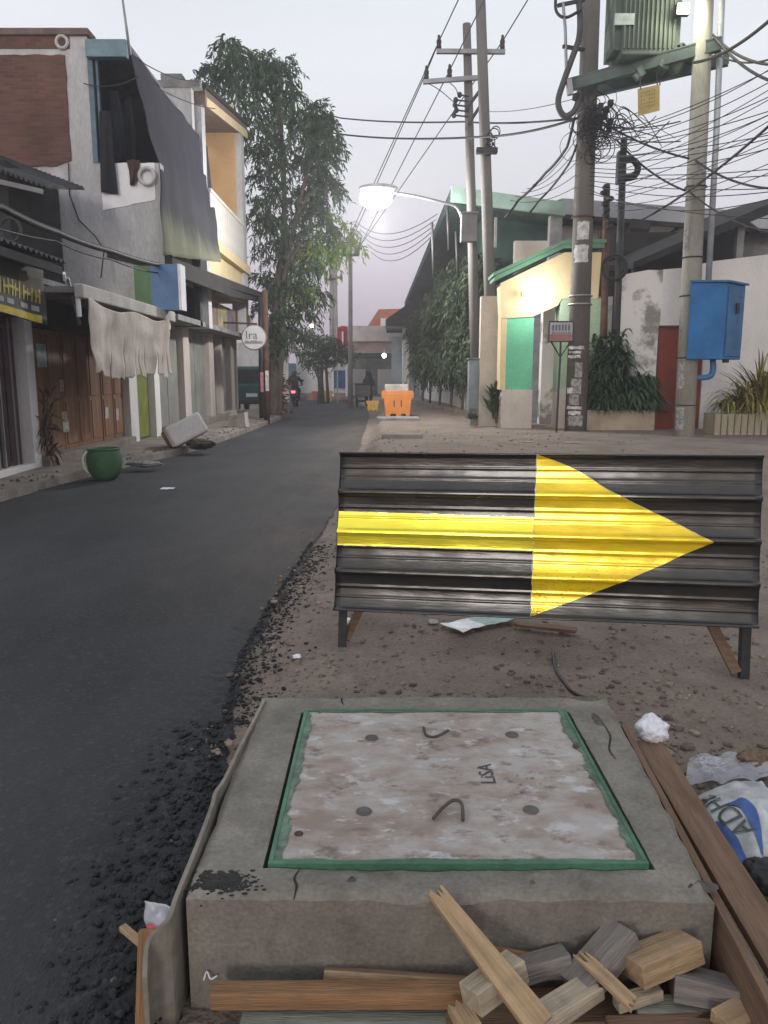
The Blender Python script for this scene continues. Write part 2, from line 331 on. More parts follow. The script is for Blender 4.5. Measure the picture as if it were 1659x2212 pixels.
# loose stones and asphalt crumbs
def rocks(n, fn, mat, name, label, cat):
    ico = bpy.data.meshes.new('i'); import bmesh
    bm = bmesh.new(); bmesh.ops.create_icosphere(bm, subdivisions=1, radius=1); bv = np.array([v.co[:] for v in bm.verts]); bf = np.array([[v.index for v in f.verts] for f in bm.faces]); bm.free(); bpy.data.meshes.remove(ico)
    vs = []; fs = []
    for k in range(n):
        x, y, s = fn(); z = max(gz(x, y), -.006 if x < interp(RE, y) else -9)
        j = bv * RNG.uniform(.65, 1.3, (len(bv), 1)) * s * np.array([RNG.uniform(.8, 1.4), RNG.uniform(.7, 1.2), RNG.uniform(.5, .9)])
        a = RNG.uniform(0, 6.28); c_, s_ = math.cos(a), math.sin(a); j = j @ np.array([[c_, s_, 0], [-s_, c_, 0], [0, 0, 1]])
        vs.append(j + [x, y, z + s * .2]); fs.append(bf + k * len(bv))
    o = arr_mesh(name, np.concatenate(vs), np.concatenate(fs), mat); return tag(o, label, cat, kind='stuff')
def f_dirt():
    while 1:
        y = 2.7 + 4.3 * random.random() ** 1.3; x = random.uniform(-.75, 3.0)
        if nz(x, y, 1.4, 9) + random.uniform(-.35, .35) > -.1: return x, y, .004 + .016 * random.random() ** 4
def f_far():
    y = 6 + 11 * random.random(); return interp(RE, y) + .05 + 5.5 * random.random() ** 1.4, y, .006 + .022 * random.random() ** 4
def f_dirt2():
    while 1:
        y = random.uniform(1.1, 2.9); x = random.uniform(.9, 1.7)
        return x, y, .004 + .022 * random.random() ** 3
def f_edge():
    y = 1.2 + 5.3 * random.random() ** 1.25; x = interp(RE, y) + abs(random.gauss(0, .11)) * (1 if y > 3 else -1.6) - .03
    return x, y, .0025 + .012 * random.random() ** 4
def f_pale():
    y = random.uniform(1.35, 2.6); return random.uniform(-1.3, -.5), y, .003 + .009 * random.random() ** 3
rocks(4200, f_dirt, pebble_m, 'gravel', 'small brown stones strewn over the dug-up earth by the arrow board', 'gravel')
rocks(1300, f_far, pebble_m, 'gravel', 'small stones strewn over the earth beyond the arrow board', 'gravel')
def f_kerb():
    y = 8.5 + 17 * random.random(); return interp(LE, y) - .1 - random.random() * .35 + random.choice((0, 0, .2)), y, .006 + .022 * random.random() ** 3
_gz = gz
gz = lambda x, y: .115 if x < interp(LE, y) - .03 and 8 < y < 30 else _gz(x, y)
rocks(420, f_kerb, M('kerb_debris', (.12, .1, .085), .95, .4, 9, .3, 60, island=.5), 'debris', 'small rubble and dust clods along the left kerb', 'debris')
gz = _gz
rocks(900, f_dirt2, pebble_m, 'rubble', 'small stones lying at the foot of the concrete manhole', 'rubble')
rocks(5200, f_edge, asphalt_old, 'asphalt_crumbs', 'loose black asphalt crumbs along the torn road edge', 'asphalt crumbs')
rocks(26, f_pale, M('pebble_dusty', (.09, .085, .075), .95, .35, 9, .3, 60, island=.4), 'pale_pebbles', 'a few pale pebbles scattered on the black asphalt edge', 'pebbles')
# ================================================================== FOREGROUND: MANHOLE
BX0, BX1, BY0, BY1, BZ = -.447, .79, 1.563, 2.678, .25
t = thing('manhole_chamber', 'raised square concrete manhole collar around the green framed cover', 'manhole', ((BX0 + BX1) / 2, BY0, 0))
ix0, ix1, iy0, iy1 = -.288, .644, 1.66, 2.536
def axis(a, i0, i1, c, st): return graded([(a, i0, st), (i0, i1, st), (i1, c, st)])
axx = axis(BX0, ix0, ix1, BX1, .018); axy = axis(BY0, iy0, iy1, BY1, .018)
b = MB(); w = len(axx)
def ctop(x, y):
    e = min(x - BX0, BX1 - x, y - BY0, BY1 - y); z = BZ + .006 * nz(x, y, 4) + .004 * nz(x, y, 13, 2) + .0025 * nz(x, y, 40, 4)
    z -= .018 * ss((.022 - e) / .022) * (.5 + .9 * abs(nz(x, y, 9, 6)))
    z -= .02 * ss(1 - math.hypot((x - .72) / .16, (y - 1.6) / .1)) * (1 + nz(x, y, 25, 1)) * .5
    return z
b.v = [(x + (.006 * nz(y, 1, 12) if x in (BX0, BX1) else 0), y + (.006 * nz(x, 3, 12) if y in (BY0, BY1) else 0), ctop(x, y)) for y in axy for x in axx]
top = []
for j in range(len(axy) - 1):
    for i in range(w - 1):
        if ix0 - 1e-6 <= axx[i] < ix1 - 1e-6 and iy0 - 1e-6 <= axy[j] < iy1 - 1e-6: continue
        b.f.append((j * w + i, j * w + i + 1, (j + 1) * w + i + 1, (j + 1) * w + i))
def skirt(idx, z, nseg=1):
    k = len(b.v)
    for i in idx: p = b.v[i]; b.v.append((p[0], p[1], z))
    b.f.extend((idx[m], idx[m + 1], k + m + 1, k + m) for m in range(len(idx) - 1))
b.v = [(x + (lerp(.743, .814, (y - 1.563) / 1.115) - .79) * max(0., (x - .644) / .146), y, z) for x, y, z in b.v]
H = len(axy)
skirt([i for i in range(w)], -.06); skirt([(H - 1) * w + i for i in range(w)], -.06); skirt([j * w for j in range(H)], -.06); skirt([j * w + w - 1 for j in range(H)], -.06)
i0 = axx.index(min(axx, key=lambda q: abs(q - ix0))); i1 = axx.index(min(axx, key=lambda q: abs(q - ix1))); j0 = axy.index(min(axy, key=lambda q: abs(q - iy0))); j1 = axy.index(min(axy, key=lambda q: abs(q - iy1)))
skirt([j0 * w + i for i in range(i0, i1 + 1)], .17); skirt([j1 * w + i for i in range(i0, i1 + 1)], .17); skirt([j * w + i0 for j in range(j0, j1 + 1)], .17); skirt([j * w + i1 for j in range(j0, j1 + 1)], .17)
b.build('collar', concrete, t)
part('pit_floor', dark, t, (ix0 - .01, ix1 + .01, iy0 - .01, iy1 + .01, .15, .172))
# tar smear on the near corner
b = MB(); tar = M('tar_smear', (.012, .012, .013), .7, .3, 20, .4, 80)
for k in range(420):
    x = -.375 + random.gauss(0, .034); y = 1.61 + random.gauss(0, .018); r = random.uniform(.0012, .006)
    b.ball((x, y, ctop(x, y)), (r * 1.5, r, .0016), 6, 4)
tag(b.build('tar_smear', tar, t), kind='stuff')
for pts_ in (((648, 1880), (636, 1900), (641, 1918), (634, 1938)), ((740, 1500), (738, 1512), (742, 1524)), ((1300, 1560), (1318, 1590), (1316, 1620), (1330, 1645))):
    P_ = spline([gr(x, y, BZ) for x, y in pts_], 5); cb = MB()
    for i, p_ in enumerate(P_): w_ = .0025 * math.sin(math.pi * (i + .4) / len(P_)) + .0006; cb.v += [(p_.x - w_, p_.y, ctop(p_.x, p_.y) + .0022), (p_.x + w_, p_.y, ctop(p_.x, p_.y) + .0022)]
    cb.f = [(2 * i, 2 * i + 1, 2 * i + 3, 2 * i + 2) for i in range(len(P_) - 1)]; cb.build('crack', tar, t)
mort = M('mortar_dark', (.1, .088, .075), .95, .4, 20, .6, 90)
for (x, y, rx, ry_) in ((1262, 1508, .07, .022), (1215, 1502, .03, .015), (1290, 1555, .02, .05), (690, 1545, .03, .03), (1520, 1900, .035, .02), (760, 1900, .012, .01), (1150, 1905, .008, .006)):
    p_ = gr(x, y, BZ); mb = MB(); n_ = 22
    mb.grid(lambda u, v: (lambda a_, r_: V((p_.x + math.cos(a_) * rx * r_ * (1 + .35 * nz(math.cos(a_) * 1.5, math.sin(a_) * 1.5, 1, x)), p_.y + math.sin(a_) * ry_ * r_ * (1 + .35 * nz(math.cos(a_) * 1.5, math.sin(a_) * 1.5, 1, y)), ctop(p_.x, p_.y) + .009 * (1 - r_ ** 2) + .006 * nz(a_, r_ * 3, 2, x) * (1 - r_) - .003 * r_)))(u * 6.2832, v), n_, 6)
    mb.build('mortar_lump', mort, t, smooth=True)
# cover: green steel frame round a cast concrete slab with four holes and two lifting hooks
frame_g = M('frame_green', (.05, .135, .085), .6, .25, 6, .2, 60)
cov_m = bpy.data.materials.new('cover_slab'); cov_m.use_nodes = True
def cover_nodes():
    n = cov_m.node_tree; N = n.nodes; L = n.links; bs = N['Principled BSDF']; bs.inputs['Roughness'].default_value = .92
    t_ = N.new('ShaderNodeTexCoord')
    def nn(s, d, off):
        m_ = N.new('ShaderNodeMapping'); m_.inputs['Location'].default_value = off; m_.inputs['Scale'].default_value = (.8, 1.25, 1); L.new(t_.outputs['Object'], m_.inputs[0])
        q = N.new('ShaderNodeTexNoise'); q.inputs['Scale'].default_value = s; q.inputs['Detail'].default_value = d; q.inputs['Roughness'].default_value = .68; q.inputs['Distortion'].default_value = .15; L.new(m_.outputs[0], q.inputs[0]); return q.outputs['Fac']
    def rr(x, a, c): r = N.new('ShaderNodeMapRange'); r.inputs[1].default_value = a; r.inputs[2].default_value = c; L.new(x, r.inputs[0]); return r.outputs[0]
    def mix(f, a, c):
        m_ = N.new('ShaderNodeMix'); m_.data_type = 'RGBA'; L.new(f, m_.inputs[0])
        for s_, q in ((6, a), (7, c)):
            if isinstance(q, tuple): m_.inputs[s_].default_value = (*q, 1)
            else: L.new(q, m_.inputs[s_])
        return m_.outputs[2]
    c = mix(rr(nn(7, 10, (1, 2, 0)), .42, .62), (.37, .345, .325), (.25, .2, .165))
    c = mix(rr(nn(14, 9, (5, 1, 0)), .55, .66), c, (.17, .13, .105))
    c = mix(rr(nn(12, 9, (3, 7, 0)), .56, .64), c, (.45, .445, .445))
    L.new(c, bs.inputs['Base Color'])
    bp = N.new('ShaderNodeBump'); bp.inputs['Strength'].default_value = .5; bp.inputs['Distance'].default_value = .006; L.new(nn(30, 8, (0, 0, 0)), bp.inputs['Height']); L.new(bp.outputs[0], bs.inputs['Normal'])
cover_nodes()
fx0, fx1, fy0, fy1, FZ = -.276, .63, 1.664, 2.53, .264
t = thing('manhole_cover', 'square manhole cover of stained pale concrete in a green steel frame', 'manhole cover', ((fx0 + fx1) / 2, fy0, .172))
th = .012; b = MB()
for q in ((fx0, fx1, fy0, fy0 + th), (fx0, fx1, fy1 - th, fy1), (fx0, fx0 + th, fy0 + th, fy1 - th), (fx1 - th, fx1, fy0 + th, fy1 - th)): b.box(*q, .172, FZ)
fr = b.build('frame', frame_g, t, bevel=.002)
# green paint lapping unevenly from the frame onto the slab
b = MB(); n = 90
n = 240
loop = [(lerp(fx0, fx1, k / n), fy0 + th, 0, 1) for k in range(n)] + [(fx1 - th, lerp(fy0, fy1, k / n), -1, 0) for k in range(n)] + [(lerp(fx1, fx0, k / n), fy1 - th, 0, -1) for k in range(n)] + [(fx0 + th, lerp(fy1, fy0, k / n), 1, 0) for k in range(n)]
for sd in range(4):
    k0 = len(b.v); zz = FZ - (.0025 if sd % 2 else .0032)
    for (x, y, dx, dy) in loop[sd * n:(sd + 1) * n]:
        wd = max(.003, (.02 + .022 * nz(x, y, 7) + .01 * nz(x, y, 30, 3) + .006 * nz(x, y, 90, 4)) * (.4 if dy > 0 else .3 if dy < 0 else .9))
        x = min(max(x, fx0 + th), fx1 - th); y = min(max(y, fy0 + th), fy1 - th)
        b.v += [(x, y, zz), (min(max(x + dx * wd, fx0 + th), fx1 - th), min(max(y + dy * wd, fy0 + th), fy1 - th), zz)]
    b.f += [(k0 + 2 * i, k0 + 2 * i + 2, k0 + 2 * i + 3, k0 + 2 * i + 1) for i in range(n - 1)]
b.build('paint_border', M('frame_green_worn', (.1, .155, .115), .8, .4, 14, .2, 60), t)
part('slab', cov_m, t, (fx0 + th, fx1 - th, fy0 + th, fy1 - th, .18, FZ - .006))
hole_m = M('hole_cup', (.1, .095, .09), .9, .2, 20, .1, 60)
for px, py_ in ((803, 1591), (1106, 1584), (786, 1749), (1147, 1746)):
    p = gr(px, py_, FZ); hb = MB()
    hb.lathe((p.x, p.y, FZ - .006), [(.0, .0015), (.015, .0012), (.019, .003), (.0205, .003), (.0215, .0012)], 20)
    hb.build('lifting_hole', hole_m, t, smooth=True)
for pts in (((915, 1572), (921, 1590), (938, 1596), (955, 1588), (968, 1578)), ((936, 1768), (958, 1748), (980, 1736), (997, 1742), (1000, 1772))):
    P = [gr(x, y, FZ + .004) for x, y in pts]; hgt = [0, .003, .006, .004, 0] if pts[0][0] < 920 else [0, .006, .01, .008, 0]
    MB().tube(spline([p + V((0, 0, h)) for p, h in zip(P, hgt)], 5), .0048, 8).build('lifting_hook', M('rebar', (.07, .06, .055), .8, .3, 20, .2, 60), t, smooth=True)
ink = M('stencil_ink', (.05, .05, .055), .9, .3, 60, 0, 60)
vs, fs = text_geo('LiSA', .062)
c0 = gr(1072, 1690, FZ)
MB().add([V((c0.x - v.y * 1., c0.y + v.x * 1.0, FZ - .0035)) for v in vs], fs).build('stencil_lettering', ink, t)
b = MB(); c1 = gr(1095, 1705, FZ)
for k in range(14):
    x = c1.x + random.uniform(.0, .1); y = c1.y + random.uniform(-.01, .12); b.add([(x, y, FZ - .0036), (x + random.uniform(.004, .016), y + .002, FZ - .0036), (x + random.uniform(.004, .014), y + random.uniform(.003, .01), FZ - .0036)], [(0, 1, 2)])
tag(b.build('faded_stencil', M('ink_faded', (.17, .16, .15), .9, .2, 60, 0, 60), t), kind='stuff')
for px, py_, rr in ((645, 1797, (.012, .011, .005)), (1245, 1610, (.012, .018, .005))):
    p = gr(px, py_, FZ); MB().ball((p.x, p.y, FZ - .005), rr, 10, 6).build('mud_blob', M('mud', (.07, .05, .04), .95, .3, 40, .3, 90), t, smooth=True)
# ================================================================== FOREGROUND: ARROW BOARD
sBL, sTL, sTR, sBR = at(721, 1318, 3.93), at(735, 977, 4.08), at(1649, 984, 3.62), at(1638, 1357, 3.5)
sN = (sBR - sBL).cross(sTL - sBL).normalized()
if sN.y > 0: sN = -sN
t = thing('arrow_board', 'black corrugated metal barricade with a big yellow arrow pointing right', 'barricade sign', (sBL.x, sBL.y, gz(sBL.x, sBL.y)))
NR = 4
def rib(v):
    q = (v * NR + .1) % 1.
    if q < .2: return .018 * min(ss(q / .06), ss((.2 - q) / .06))
    return -.009 * math.sin((q - .2) / .8 * math.pi) + .003 * max(ss(1 - abs(q - .47) / .035), ss(1 - abs(q - .73) / .035))
def spt(u, v, off=0.): return sBL.lerp(sBR, u).lerp(sTL.lerp(sTR, u), v) + sN * (rib(v) + off + .004 * nz(u * 6, v * 3, 1) + .0015 * nz(u * 23, v * 9, 1, 5))
black_paint = M('black_gloss_paint', (.011, .011, .0115), .24, .35, 3, .06, 25, stretch=(.6, .6, 4), spec=.5, coat=.4, lo=.3, hi=.75, stain=(3.2, .52, .35, (.06, .052, .042)))
yellow_paint = M('yellow_reflective_film', (.86, .62, .012), .22, .14, 5, .03, 40, stretch=(.6, .6, 4), spec=.5, coat=.5, metal=.35)
yellow_bright = M('yellow_film_glare', (1., .86, .05), .2, .06, 5, .05, 40, stretch=(.5, .5, 4), spec=.5, coat=.7, metal=.6)  # reflective film, its yellow lightened to imitate glare on the shaft
MB().grid(lambda u, v: spt(u, v), 60, 150).build('sheet', black_paint, t, smooth=True, solid=.0012)
def uv_of(x, y):
    p = hit(x, y, sBL, sN); u = v = .5
    for _ in range(12):
        a = sBL.lerp(sTL, v); c = sBR.lerp(sTR, v); u = (p - a).dot(c - a) / (c - a).length_squared
        a = sBL.lerp(sBR, u); c = sTL.lerp(sTR, u); v = (p - a).dot(c - a) / (c - a).length_squared
    return u, v
(_, s1a), (ue, s1b), (_, s0a), (ue2, s0b) = uv_of(729, 1104), uv_of(1152, 1117), uv_of(724, 1177), uv_of(1146, 1190)
def strip(fl, fr_, v0, v1, n=70, m=30, off=.0025):
    b = MB()
    def fn(i, j):
        v = lerp(v0, v1, j); u0, u1 = fl(v), fr_(v); return spt(lerp(u0, u1, i), v, off)
    return b.grid(fn, m, n)
b = MB()
b.grid(lambda i, j: spt(.002 + i * ue, lerp(lerp(s0a, s0b, i), lerp(s1a, s1b, i), j) + (.006 * nz(i * 9, 2, 1) if j in (0, 1) else 0), .0025), 40, 40)
b.build('arrow_shaft', yellow_bright, t, smooth=True)
(tu, tv), (pu, pv), (bu, bv) = uv_of(1160, 980), uv_of(1540, 1170), uv_of(1146, 1332)
tv = min(tv, .995)
def hl(v): return lerp(bu, tu, (v - bv) / (tv - bv)) + .002 * nz(v * 14, 1, 1)
def hr(v):
    if v > pv:
        q = (v - pv) / (tv - pv); return lerp(pu, tu, q) + .05 * math.sin(q * math.pi) * ss((q - .55) / .45) * 1.2 + .004 * nz(v * 9, 4, 1) * (q < .97)
    q = (pv - v) / (pv - bv); return lerp(pu, bu, q) + .014 * math.sin(q * math.pi) + .004 * nz(v * 11, 6, 1) * (q < .97)
strip(hl, hr, bv, tv, 130, 30, .003).build('arrow_head', yellow_paint, t, smooth=True)
film = M('film_edge_glint', (.62, .6, .42), .35, .3, 30, .1, 60)  # pale peeled film edge that also carries painted glints
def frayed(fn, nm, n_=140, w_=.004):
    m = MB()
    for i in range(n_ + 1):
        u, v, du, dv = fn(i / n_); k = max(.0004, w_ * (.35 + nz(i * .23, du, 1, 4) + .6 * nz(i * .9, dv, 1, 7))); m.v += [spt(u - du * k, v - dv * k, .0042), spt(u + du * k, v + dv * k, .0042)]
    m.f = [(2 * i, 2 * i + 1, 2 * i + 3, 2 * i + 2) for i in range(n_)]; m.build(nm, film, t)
frayed(lambda q: (.002 + q * ue, lerp(s0a, s0b, q), 0, 1), 'frayed_film_glint'); frayed(lambda q: (.002 + q * ue, lerp(s1a, s1b, q), 0, 1), 'frayed_film_glint'); frayed(lambda q: (hl(lerp(bv, tv, q)), lerp(bv, tv, q), .5, 0), 'frayed_film_glint')
frayed(lambda q: (hr(lerp(bv + .01, tv - .01, q)), lerp(bv + .01, tv - .01, q), .4, .3), 'frayed_film_glint', 160, .003)
m = MB()
for k in range(420):
    v = bv + (tv - bv) * .4 * random.random() ** 1.6; u = lerp(hl(v), hr(v), random.random() ** 1.3); r_ = random.uniform(.0008, .0028); q = [spt(u + r_ * .5 * math.cos(a_) * random.uniform(.6, 1.4), v + r_ * 1.1 * math.sin(a_), .0046) for a_ in (0, 1.2, 2.5, 3.8, 5.1)]; m.add(q, [(0, 1, 2, 3, 4)])
tag(m.build('mud_splash', M('mud_splash', (.09, .07, .03), .9), t), kind='stuff')
sz = lambda p: gz(p.x, p.y)
lm = M('post_dark_wood', (.035, .035, .035), .8, .3, 6, .3, 30)
back = -sN * .04
f1 = gr(738, 1392, -.02); f2 = gr(1608, 1462, -.02)
MB().bar(f1 + V((0, .03, -.03)), sTL + back - V((0, 0, .01)) + V((.03, 0, 0)), .045, .04, (0, 1, 0)).build('post', lm, t, bevel=.003)
MB().bar(f2 + V((.01, .03, -.03)), sTR + back + V((-.04, 0, -.01)), .045, .04, (0, 1, 0)).build('post', lm, t, bevel=.003)
MB().bar(f1 + V((.02, .045, .01)), f1 + V((.27, .36, .5)), .045, .025, (0, 1, 0)).build('brace', w_brown, t, bevel=.002)
MB().bar(f2 + V((-.03, .02, .01)), f2 + V((-.22, .34, .5)), .05, .025, (0, 1, 0)).build('brace', w_brown, t, bevel=.002)
MB().bar(sTL.lerp(sBL, .12) + back * 1.6, sTR.lerp(sBR, .12) + back * 1.6, .03, .045, (0, 0, 1)).build('rail', w_brown, t)
MB().bar(sTL.lerp(sBL, .85) + back * 1.6, sTR.lerp(sBR, .85) + back * 1.6, .03, .045, (0, 0, 1)).build('rail', w_brown, t)
# ================================================================== FOREGROUND: TIMBER, RUBBISH
def plank(name, label, cat, a, bb, wd, th_, mat, up=(0, 0, 1), jag0=0., jag1=0., taper=1., group=None, roll=0.):
    """sawn piece with its own grain; ends may be splintered"""
    a = V(a); bb = V(bb); d = bb - a; Ln = d.length; X = d.normalized(); Zv = V(up); Yv = Zv.cross(X).normalized(); Zv = X.cross(Yv)
    if roll: q = Matrix.Rotation(roll, 3, X); Yv = q @ Yv; Zv = q @ Zv
    n = 9; m = MB(); rows = []
    for e in (0, 1):
        jg = (jag0, jag1)[e]; row = []
        for i in range(n):
            y = (i / (n - 1) - .5) * wd * (taper if e else 1)
            x = (Ln if e else 0) + (-1 if e else 1) * jg * (random.random() if jg else 0)
            row.append((x, y))
        rows.append(row)
    bow = random.uniform(-.003, .003)
    for zz in (-th_ / 2, th_ / 2):
        for e in (0, 1):
            for x, y in rows[e]: m.v.append((x, y + random.uniform(-.0008, .0008), zz * (.8 if (jag1 and e) or (jag0 and not e) else 1)))
    def ix(z, e, i): return z * 2 * n + e * n + i
    for i in range(n - 1):
        m.f.append((ix(1, 0, i), ix(1, 1, i), ix(1, 1, i + 1), ix(1, 0, i + 1))); m.f.append((ix(0, 0, i), ix(0, 0, i + 1), ix(0, 1, i + 1), ix(0, 1, i)))
        for e in (0, 1):
            f = (ix(0, e, i), ix(0, e, i + 1), ix(1, e, i + 1), ix(1, e, i)); m.f.append(f if e else f[::-1])
    for i in (0, n - 1):
        f = (ix(0, 0, i), ix(0, 1, i), ix(1, 1, i), ix(1, 0, i)); m.f.append(f if i == 0 else f[::-1])
    o = m.build(name, mat, org=(0, 0, 0), bevel=.0025)
    o.matrix_world = Matrix.Translation(a) @ Matrix((X, Yv, Zv)).transposed().to_4x4()
    return tag(o, label, cat, group)
G = 'timber offcuts heaped before the manhole'
# the heap is laid from the bottom up
plank('timber_board', 'grey green board lying lowest at the bottom edge under the long stud', 'wood', gr(520, 2215, .02), gr(1010, 2222, .02), .075, .03, w_green, group=G)
plank('timber_stud', 'long orange brown stud lying level at the front foot of the manhole', 'wood', gr(458, 2150, .068), gr(1010, 2148, .068), .042, .04, w_orange, group=G)
plank('timber_board', 'short pale board end resting behind the long orange stud', 'wood', gr(702, 2106, .06), gr(1010, 2128, .06), .05, .03, w_tan, group=G, taper=.8, roll=-.5)
plank('timber_board', 'dark weathered board under the right part of the offcut heap', 'wood', gr(960, 2190, .03), gr(1480, 2175, .03), .1, .03, w_brown, group=G)
plank('timber_board', 'grey green plank under the tan block at the lower right', 'wood', gr(1370, 2178, .06), gr(1570, 2195, .06), .06, .03, w_green, group=G)
plank('timber_offcut', 'orange brown curved offcut lying against the manhole side', 'wood', gr(1068, 2052, .1), gr(1240, 2092, .1), .062, .03, w_orange, jag0=.02, taper=.9, group=G, roll=-.6)
plank('timber_stud', 'grey stud leaning upright against the manhole at the heap centre', 'wood', gr(1243, 2140, .1), gr(1352, 2012, .175), .08, .045, w_grey, group=G, roll=-.2)
plank('timber_block', 'grey topped short block between the pale block and the splintered stick', 'wood', gr(1092, 2108, .105), gr(1226, 2068, .125), .055, .04, w_grey, group=G, roll=-.2)
plank('timber_board', 'splintered plank leaning against the front edge of the manhole top', 'wood', V((.315, 1.345, .12)), V((.105, 1.565, .275)), .062, .022, w_tan, jag1=.05, taper=.6, group=G, roll=-.3)
plank('timber_chunk', 'broken orange tan chunk at the bottom edge beside the pale block', 'wood', gr(985, 2168, .1), gr(1020, 2230, .1), .045, .03, w_tan, jag0=.02, group=G)
plank('timber_board', 'long pale board running out of the picture below the stick', 'wood', gr(1140, 2222, .1), gr(1285, 2128, .12), .062, .035, w_pale, jag1=.01, group=G, roll=-.15)
plank('timber_block', 'whitish sawn block lying across the foot of the leaning plank', 'wood', gr(1015, 2160, .135), gr(1118, 2085, .15), .062, .05, w_pale, group=G, roll=-.2)
plank('timber_stick', 'thin splintered stick lying aslant over the heap', 'wood', gr(1240, 2047, .165), gr(1378, 2180, .13), .034, .014, w_tan, jag0=.05, jag1=.02, group=G)
plank('timber_block', 'bright tan block with sawn end at the right of the heap', 'wood', gr(1362, 2095, .14), gr(1490, 2040, .15), .085, .05, w_tan, group=G, roll=-.25)
plank('timber_offcut', 'broad grey notched offcut at the lower right of the heap', 'wood', gr(1450, 2118, .1), gr(1640, 2160, .09), .085, .055, w_grey, jag1=.035, group=G, roll=-.3)
plank('timber_board', 'tan board end at the lower right corner of the picture', 'wood', gr(1560, 2215, .1), gr(1680, 2150, .1), .06, .03, w_tan, group=G)
plank('timber_board', 'yellowish lath end showing behind the thin splintered stick', 'wood', gr(1330, 2170, .085), gr(1425, 2140, .095), .03, .025, w_pale, group=G)
plank('timber_board', 'dark board stacked deepest at the right bottom edge', 'wood', gr(1320, 2240, .06), gr(1680, 2225, .06), .08, .03, w_brown, group=G)
# form boards along the manhole
b = MB(); tp = [(575, 1509, .262), (548, 1562, .262), (520, 1617, .264), (490, 1680, .265), (470, 1710, .268), (462, 1740, .266), (440, 1800, .262), (408, 1880, .258), (384, 1940, .25), (368, 1985, .235)]
P = [gr(*q) for q in tp] + [V((-.505, 1.49, .2)), V((-.5, 1.44, .15))]
P = spline(P, 4)
n = len(P)
for p in P:
    for off, z in ((0, p.z), (-.011, p.z), (-.011, -.03), (0, -.03)): b.v.append((p.x + off, p.y, z))
b.f = [(i * 4 + k, (i + 1) * 4 + k, (i + 1) * 4 + (k + 1) % 4, i * 4 + (k + 1) % 4) for i in range(n - 1) for k in range(4)] + [(0, 1, 2, 3), tuple((n - 1) * 4 + k for k in (3, 2, 1, 0))]
tag(b.build('form_board', M('ply_grey', (.2, .18, .15), .9, .25, 3, .3, 30), bevel=.002), 'thin bowed plywood form board along the road side of the manhole', 'wood')
plank('form_board', 'narrow grey brown form board tight against the right side of the manhole', 'wood', V((.828, 2.5, .1)), V((.745, 1.25, .09)), .02, .24, w_brown)
plank('timber_plank', 'wide brown plank lying along the right side of the manhole', 'wood', V((.9, 2.46, .17)), V((.836, 1.15, .165)), .085, .03, w_brown, roll=.12)
plank('timber_plank', 'brown stake stub between white plastic and the manhole corner', 'wood', gr(1385, 1650, .2), gr(1410, 1690, .16), .03, .02, w_orange, jag0=.01)
plank('timber_stake', 'square brown stake standing beside the bowed form board', 'wood', V((-.525, 1.47, -.02)), V((-.535, 1.56, .17)), .036, .026, w_orange)
plank('timber_stick', 'short tan stick lying by the stake on the asphalt crumbs', 'wood', gr(264, 2003, .06), gr(362, 2085, .06), .018, .014, w_tan)
plank('timber_lath', 'reddish lath lying below the middle of the arrow board', 'wood', gr(1108, 1347, .0), gr(1245, 1362, .0), .06, .02, w_brown, jag0=.03)
# rubbish
def crumple(name, label, cat, c, r, mat, amp=.35, sc=14., squash=.5, n=46):
    b = MB()
    for j in range(n + 1):
        for i in range(n):
            a = 2 * math.pi * i / n; p = math.pi * j / n; d = V((math.sin(p) * math.cos(a), math.sin(p) * math.sin(a), math.cos(p)))
            k = 1 + amp * .6 * nz(d.x * 1.3 + c[0] * 9, d.y * 1.3 + d.z, 1.6, c[1]) - amp * .7 * abs(nz(d.x * 2.6, d.y * 2.6 + d.z * 2, 1, 3 + c[0])) - amp * .35 * abs(nz(d.x * 7, d.y * 7 + d.z * 5, 1, 5 + c[1]))
            b.v.append((c[0] + d.x * r[0] * k, c[1] + d.y * r[1] * k, c[2] + r[2] * (1 + d.z * k)))
    b.f = [(j * n + i, (j + 1) * n + i, (j + 1) * n + (i + 1) % n, j * n + (i + 1) % n) for j in range(n) for i in range(n)]
    return tag(b.build(name, mat, smooth=True), label, cat)
plastic_w = M('white_plastic', (.68, .69, .73), .45, .08, 4, .1, 30)
clear = M('clear_film', (.7, .71, .78), .2, .1, 6, .3, 20, alpha=.34)
p = gr(1405, 1640, .1); crumple('plastic_bag', 'crumpled white plastic bag at the far right corner of the manhole', 'bag', (p.x, p.y, .16), (.055, .07, .05), plastic_w, .35)
p = gr(1535, 1668, 0); crumple('plastic_scrap', 'greyish crumpled plastic scrap between plank and white sack', 'litter', (p.x, p.y, -.01), (.06, .04, .035), M('plastic_grey', (.4, .4, .43), .4), .6)
p = gr(1640, 1660, 0); crumple('clay_lump', 'brown clay lump beyond the white sack', 'clay', (p.x, p.y, -.02), (.09, .06, .045), M('clay', (.17, .11, .075), .95, .4, 14, .5, 50), .5)
p = gr(642, 1412, 0); crumple('tissue', 'small crumpled white tissue on the earth by the road edge', 'litter', (p.x, p.y, gz(p.x, p.y)), (.03, .025, .012), plastic_w, .5)
p = gr(750, 1340, 0); crumple('paper_ball', 'grey white paper ball beside the left leg of the arrow board', 'litter', (p.x, p.y, gz(p.x, p.y)), (.035, .03, .02), plastic_w, .5)
p = gr(935, 1338, 0); crumple('paper_scrap', 'pale paper scrap left of the printed card under the board', 'litter', (p.x, p.y, gz(p.x, p.y)), (.035, .03, .015), M('paper_grey', (.5, .48, .45), .9), .5)
